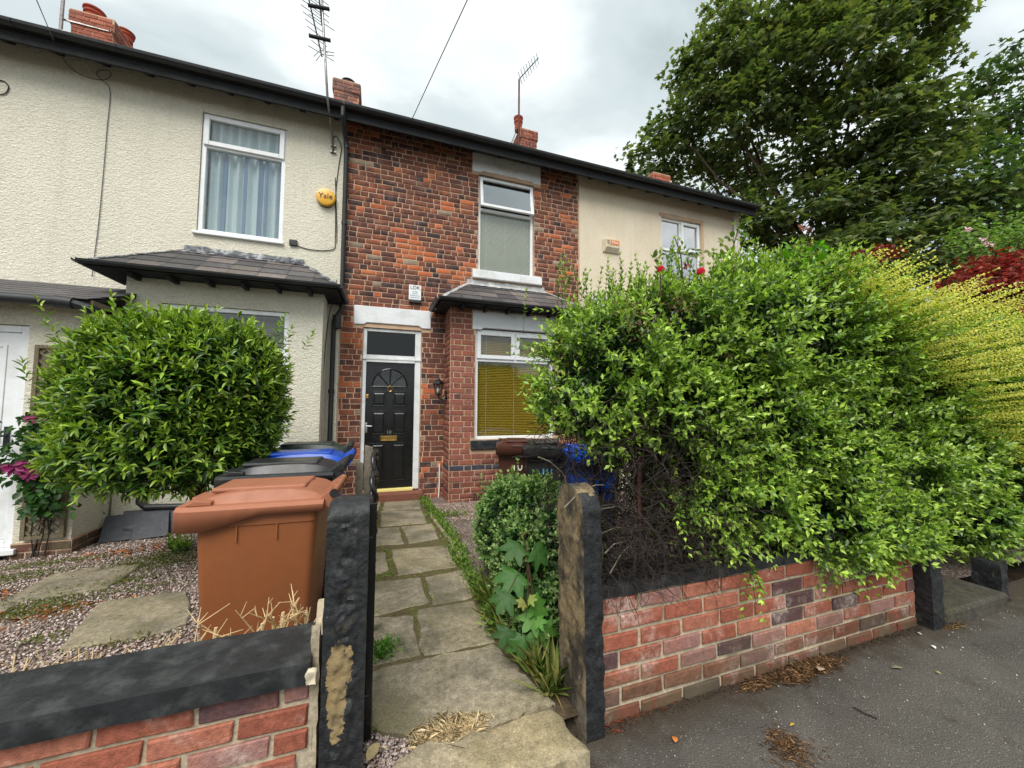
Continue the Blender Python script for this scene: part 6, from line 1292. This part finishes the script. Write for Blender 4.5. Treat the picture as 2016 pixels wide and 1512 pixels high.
# ---- cut-back dead privet stubs behind the left wall
for i, (lab, cl_) in enumerate((('straw-coloured dead twigs between the brown bin and the left gatepost', [(520, 1240, .30), (548, 1235, .27), (575, 1225, .33), (600, 1220, .27), (505, 1250, .2), (560, 1235, .30), (590, 1225, .35)]), ('straw-coloured dead twigs in front of the brown bin, left part', [(385, 1275, .24), (400, 1268, .28), (430, 1262, .2), (370, 1280, .24), (350, 1285, .18), (415, 1265, .22), (455, 1255, .16), (335, 1288, .2)]), ('single thick pale stump with forked tips above the coping', [(297, 1300, .26)]), ('pale forked dead twigs near the left edge of the coping', [(115, 1330, .22), (40, 1345, .12), (75, 1340, .14), (20, 1345, .12), (140, 1325, .12), (190, 1318, .12)]))):
    t = thing('dead_shrub', lab, 'dead shrub', tuple(aty(cl_[0][0], cl_[0][1], -4.50)), 'dead privet stubs')
    for (px, py, h) in cl_:
        b = aty(px, py, -4.50+rnd.uniform(-.05, .05)); b.z = G(-4.5, b.x)-.02; top_ = .40+h*.85; mb = MB()
        e = Vector((b.x+rnd.gauss(0, .02), b.y+rnd.gauss(0, .02), b.z+(top_-b.z)*.78)); limb(mb, b, e, .0085 if i != 2 else .014, .006, .03, 6, 5)
        for _ in range(7):
            s = b.lerp(e, rnd.uniform(.45, 1.)); d = Vector((rnd.gauss(0, .6), rnd.gauss(0, .5), rnd.uniform(.5, 1.1))).normalized(); L = rnd.uniform(.06, .15); f = s+d*L; mb.tube([s, s.lerp(f, .5)+Vector((rnd.gauss(0, .006), 0, .004)), f], .0030, 5, .0014)
            for _k in range(2): g_ = s.lerp(f, rnd.uniform(.4, .8)); mb.tube([g_, g_+Vector((rnd.gauss(0, .03), rnd.gauss(0, .03), rnd.uniform(.02, .05)))], .0019, 4, .001)
        mb.build('stem', 'dry_twig', t)
k = 900; xs_ = rng.uniform(-2.2, -.25, k); ys_ = -4.5+rng.normal(size=k)*.05; a = rng.normal(size=(k, 3))*.8+np.array([0, 0, .8]); p0 = np.stack([xs_, ys_, np.array([G(b_, a_) for a_, b_ in zip(xs_, ys_)])+rng.random(k)*.3], 1)
tag(leaf_obj('dry_stalks', 'leaf_dry', None, [leaf_arrays(p0, a, rvec(k), rng.uniform(.06, .16, k), np.full(k, .004), cmix(k, [(214, 190, 146), (190, 164, 118), (160, 134, 96)]))]), 'thin straw-coloured stalks along the back of the left wall', 'dry stalks', kind='stuff')
# ---- climbers
cm = thing('clematis', 'purple-flowered climber on the porch trellis', 'climber', (-3.1, -1.2, -.05)); k = 620
pz = rng.uniform(.30, 1.25, k); pxx = -3.14+rng.normal(size=k)*.16; pp = np.stack([pxx, -1.19-rng.random(k)*.10, pz], 1); cut = (pz > .62) | (pxx > -3.22)
pp = pp[cut]; k = len(pp); leaf_obj('foliage', 'leaf_soft', cm, [leaf_arrays(pp, rvec(k)+np.array([0, -.2, -.5]), rvec(k)*.5+np.array([0, -.8, .6]), rng.uniform(.05, .085, k), rng.uniform(.035, .06, k), cmix(k, [(48, 84, 36), (70, 110, 46), (36, 66, 30)]), LEAF8)], 'stuff')
mb = MB()
for _ in range(6): limb(mb, (-3.1+rnd.gauss(0, .08), -1.15, G(-1.15, -3.1)-.02), (-3.1+rnd.gauss(0, .1), -1.17, 1.1), .005, .003, .05, 5)
mb.build('stems', 'twig', cm)['kind'] = 'stuff'
for px, py, s in ((65, 820, 24), (80, 808, 20), (30, 920, 30), (52, 908, 30), (70, 925, 26), (15, 915, 18), (60, 935, 22)):
    c = np.array([list(aty(px, py, -1.32))]*5); an_ = np.arange(5)*1.26+rnd.random(); A = np.stack([np.cos(an_), np.full(5, -.3), np.sin(an_)*.6-.6], 1); leaf_obj('bloom', 'petal_purple', cm, [leaf_arrays(c, A, np.array([[0, -1, .3]]*5), s/745*3.9*.6, s/745*3.9*.28, np.array([srgb(120, 22, 78)]*5), LEAF8)])
rs = thing('climbing_rose', 'climbing rose with two red blooms on top of the hedge', 'rose', (2.3, -4.2, 0))
def rose_leaves(tips, L, cols): 
    out = []
    for (px, py, y) in tips:
        c = np.array(list(aty(px, py, y))); k = 5; an_ = rng.uniform(-.5, .5)+np.array([0, .9, -.9, 1.9, -1.9]); ba = rng.uniform(0, 6.28); A = np.stack([np.cos(an_+ba)*.8, np.full(k, -.2)+rng.normal(size=k)*.2, np.sin(an_+ba)*.55-.1], 1)
        out.append(leaf_arrays(c+A*L*.25, A, np.array([[0, -.5, .85]]*k)+rng.normal(size=(k, 3))*.25, L*rng.uniform(.8, 1.1, k), L*.68, cmix(k, cols), LEAF8))
    return out
sm_ = MB()
for line in ([(1395, 640, -4.3), (1420, 560, -4.3), (1440, 500, -4.3), (1452, 455, -4.3), (1462, 432, -4.3)], [(1530, 552, -4.6), (1560, 522, -4.62), (1585, 495, -4.65), (1600, 470, -4.66)], [(1300, 620, -4.56), (1300, 532, -4.58)], [(1385, 620, -4.56), (1380, 538, -4.58)], [(1345, 560, -4.3), (1340, 500, -4.3), (1328, 466, -4.3)]): sm_.tube([aty(*q) for q in line], .006, 6, .003)
sm_.build('stems', 'rose_stem', rs)['kind'] = 'stuff'
leaf_obj('foliage', 'leaf_soft', rs, rose_leaves([(1440, 470, -4.3), (1462, 455, -4.3), (1475, 470, -4.3), (1425, 480, -4.3), (1420, 505, -4.3), (1440, 500, -4.3), (1448, 445, -4.3), (1400, 495, -4.3), (1330, 500, -4.3), (1350, 505, -4.3), (1315, 500, -4.3), (1285, 510, -4.3), (1415, 525, -4.3), (1365, 495, -4.3), (1470, 440, -4.3)], .055, [(92, 118, 44), (118, 132, 48), (66, 92, 40)]) + rose_leaves([(1560, 490, -4.62), (1595, 500, -4.65), (1612, 520, -4.68), (1545, 515, -4.6), (1605, 480, -4.66), (1580, 535, -4.64)], .088, [(84, 138, 28), (104, 156, 36), (70, 110, 44)]), 'stuff')
for px, py, r in ((1301, 531, .020), (1380, 536, .022)):
    c = np.array(list(aty(px, py, -4.58))); k = 34; ph = np.arange(k)*2.4; el = np.linspace(1.45, -.35, k); Dp = np.stack([np.cos(ph)*np.cos(el), np.sin(ph)*np.cos(el), np.sin(el)], 1)
    leaf_obj('bloom', 'petal_red', rs, [leaf_arrays(c+Dp*r*.55-np.array([0, 0, .012]), np.array([[0, 0, 1.]]*k)+Dp*.35, Dp, r*1.35, r*1.5, np.array([srgb(205, 24, 52)]*k), LEAF8)])
for px, py, y in ((1552, 492, -4.6), (1578, 448, -4.5), (1592, 452, -4.5), (1352, 522, -4.3)): k = 10; c = np.array([list(aty(px, py, y))]*k); leaf_obj('faded_bloom', 'petal_dry', rs, [leaf_arrays(c, rvec(k)+np.array([0, 0, -.3]), rvec(k), .035, .02, np.array([srgb(150, 96, 82)]*k), LEAF4)])
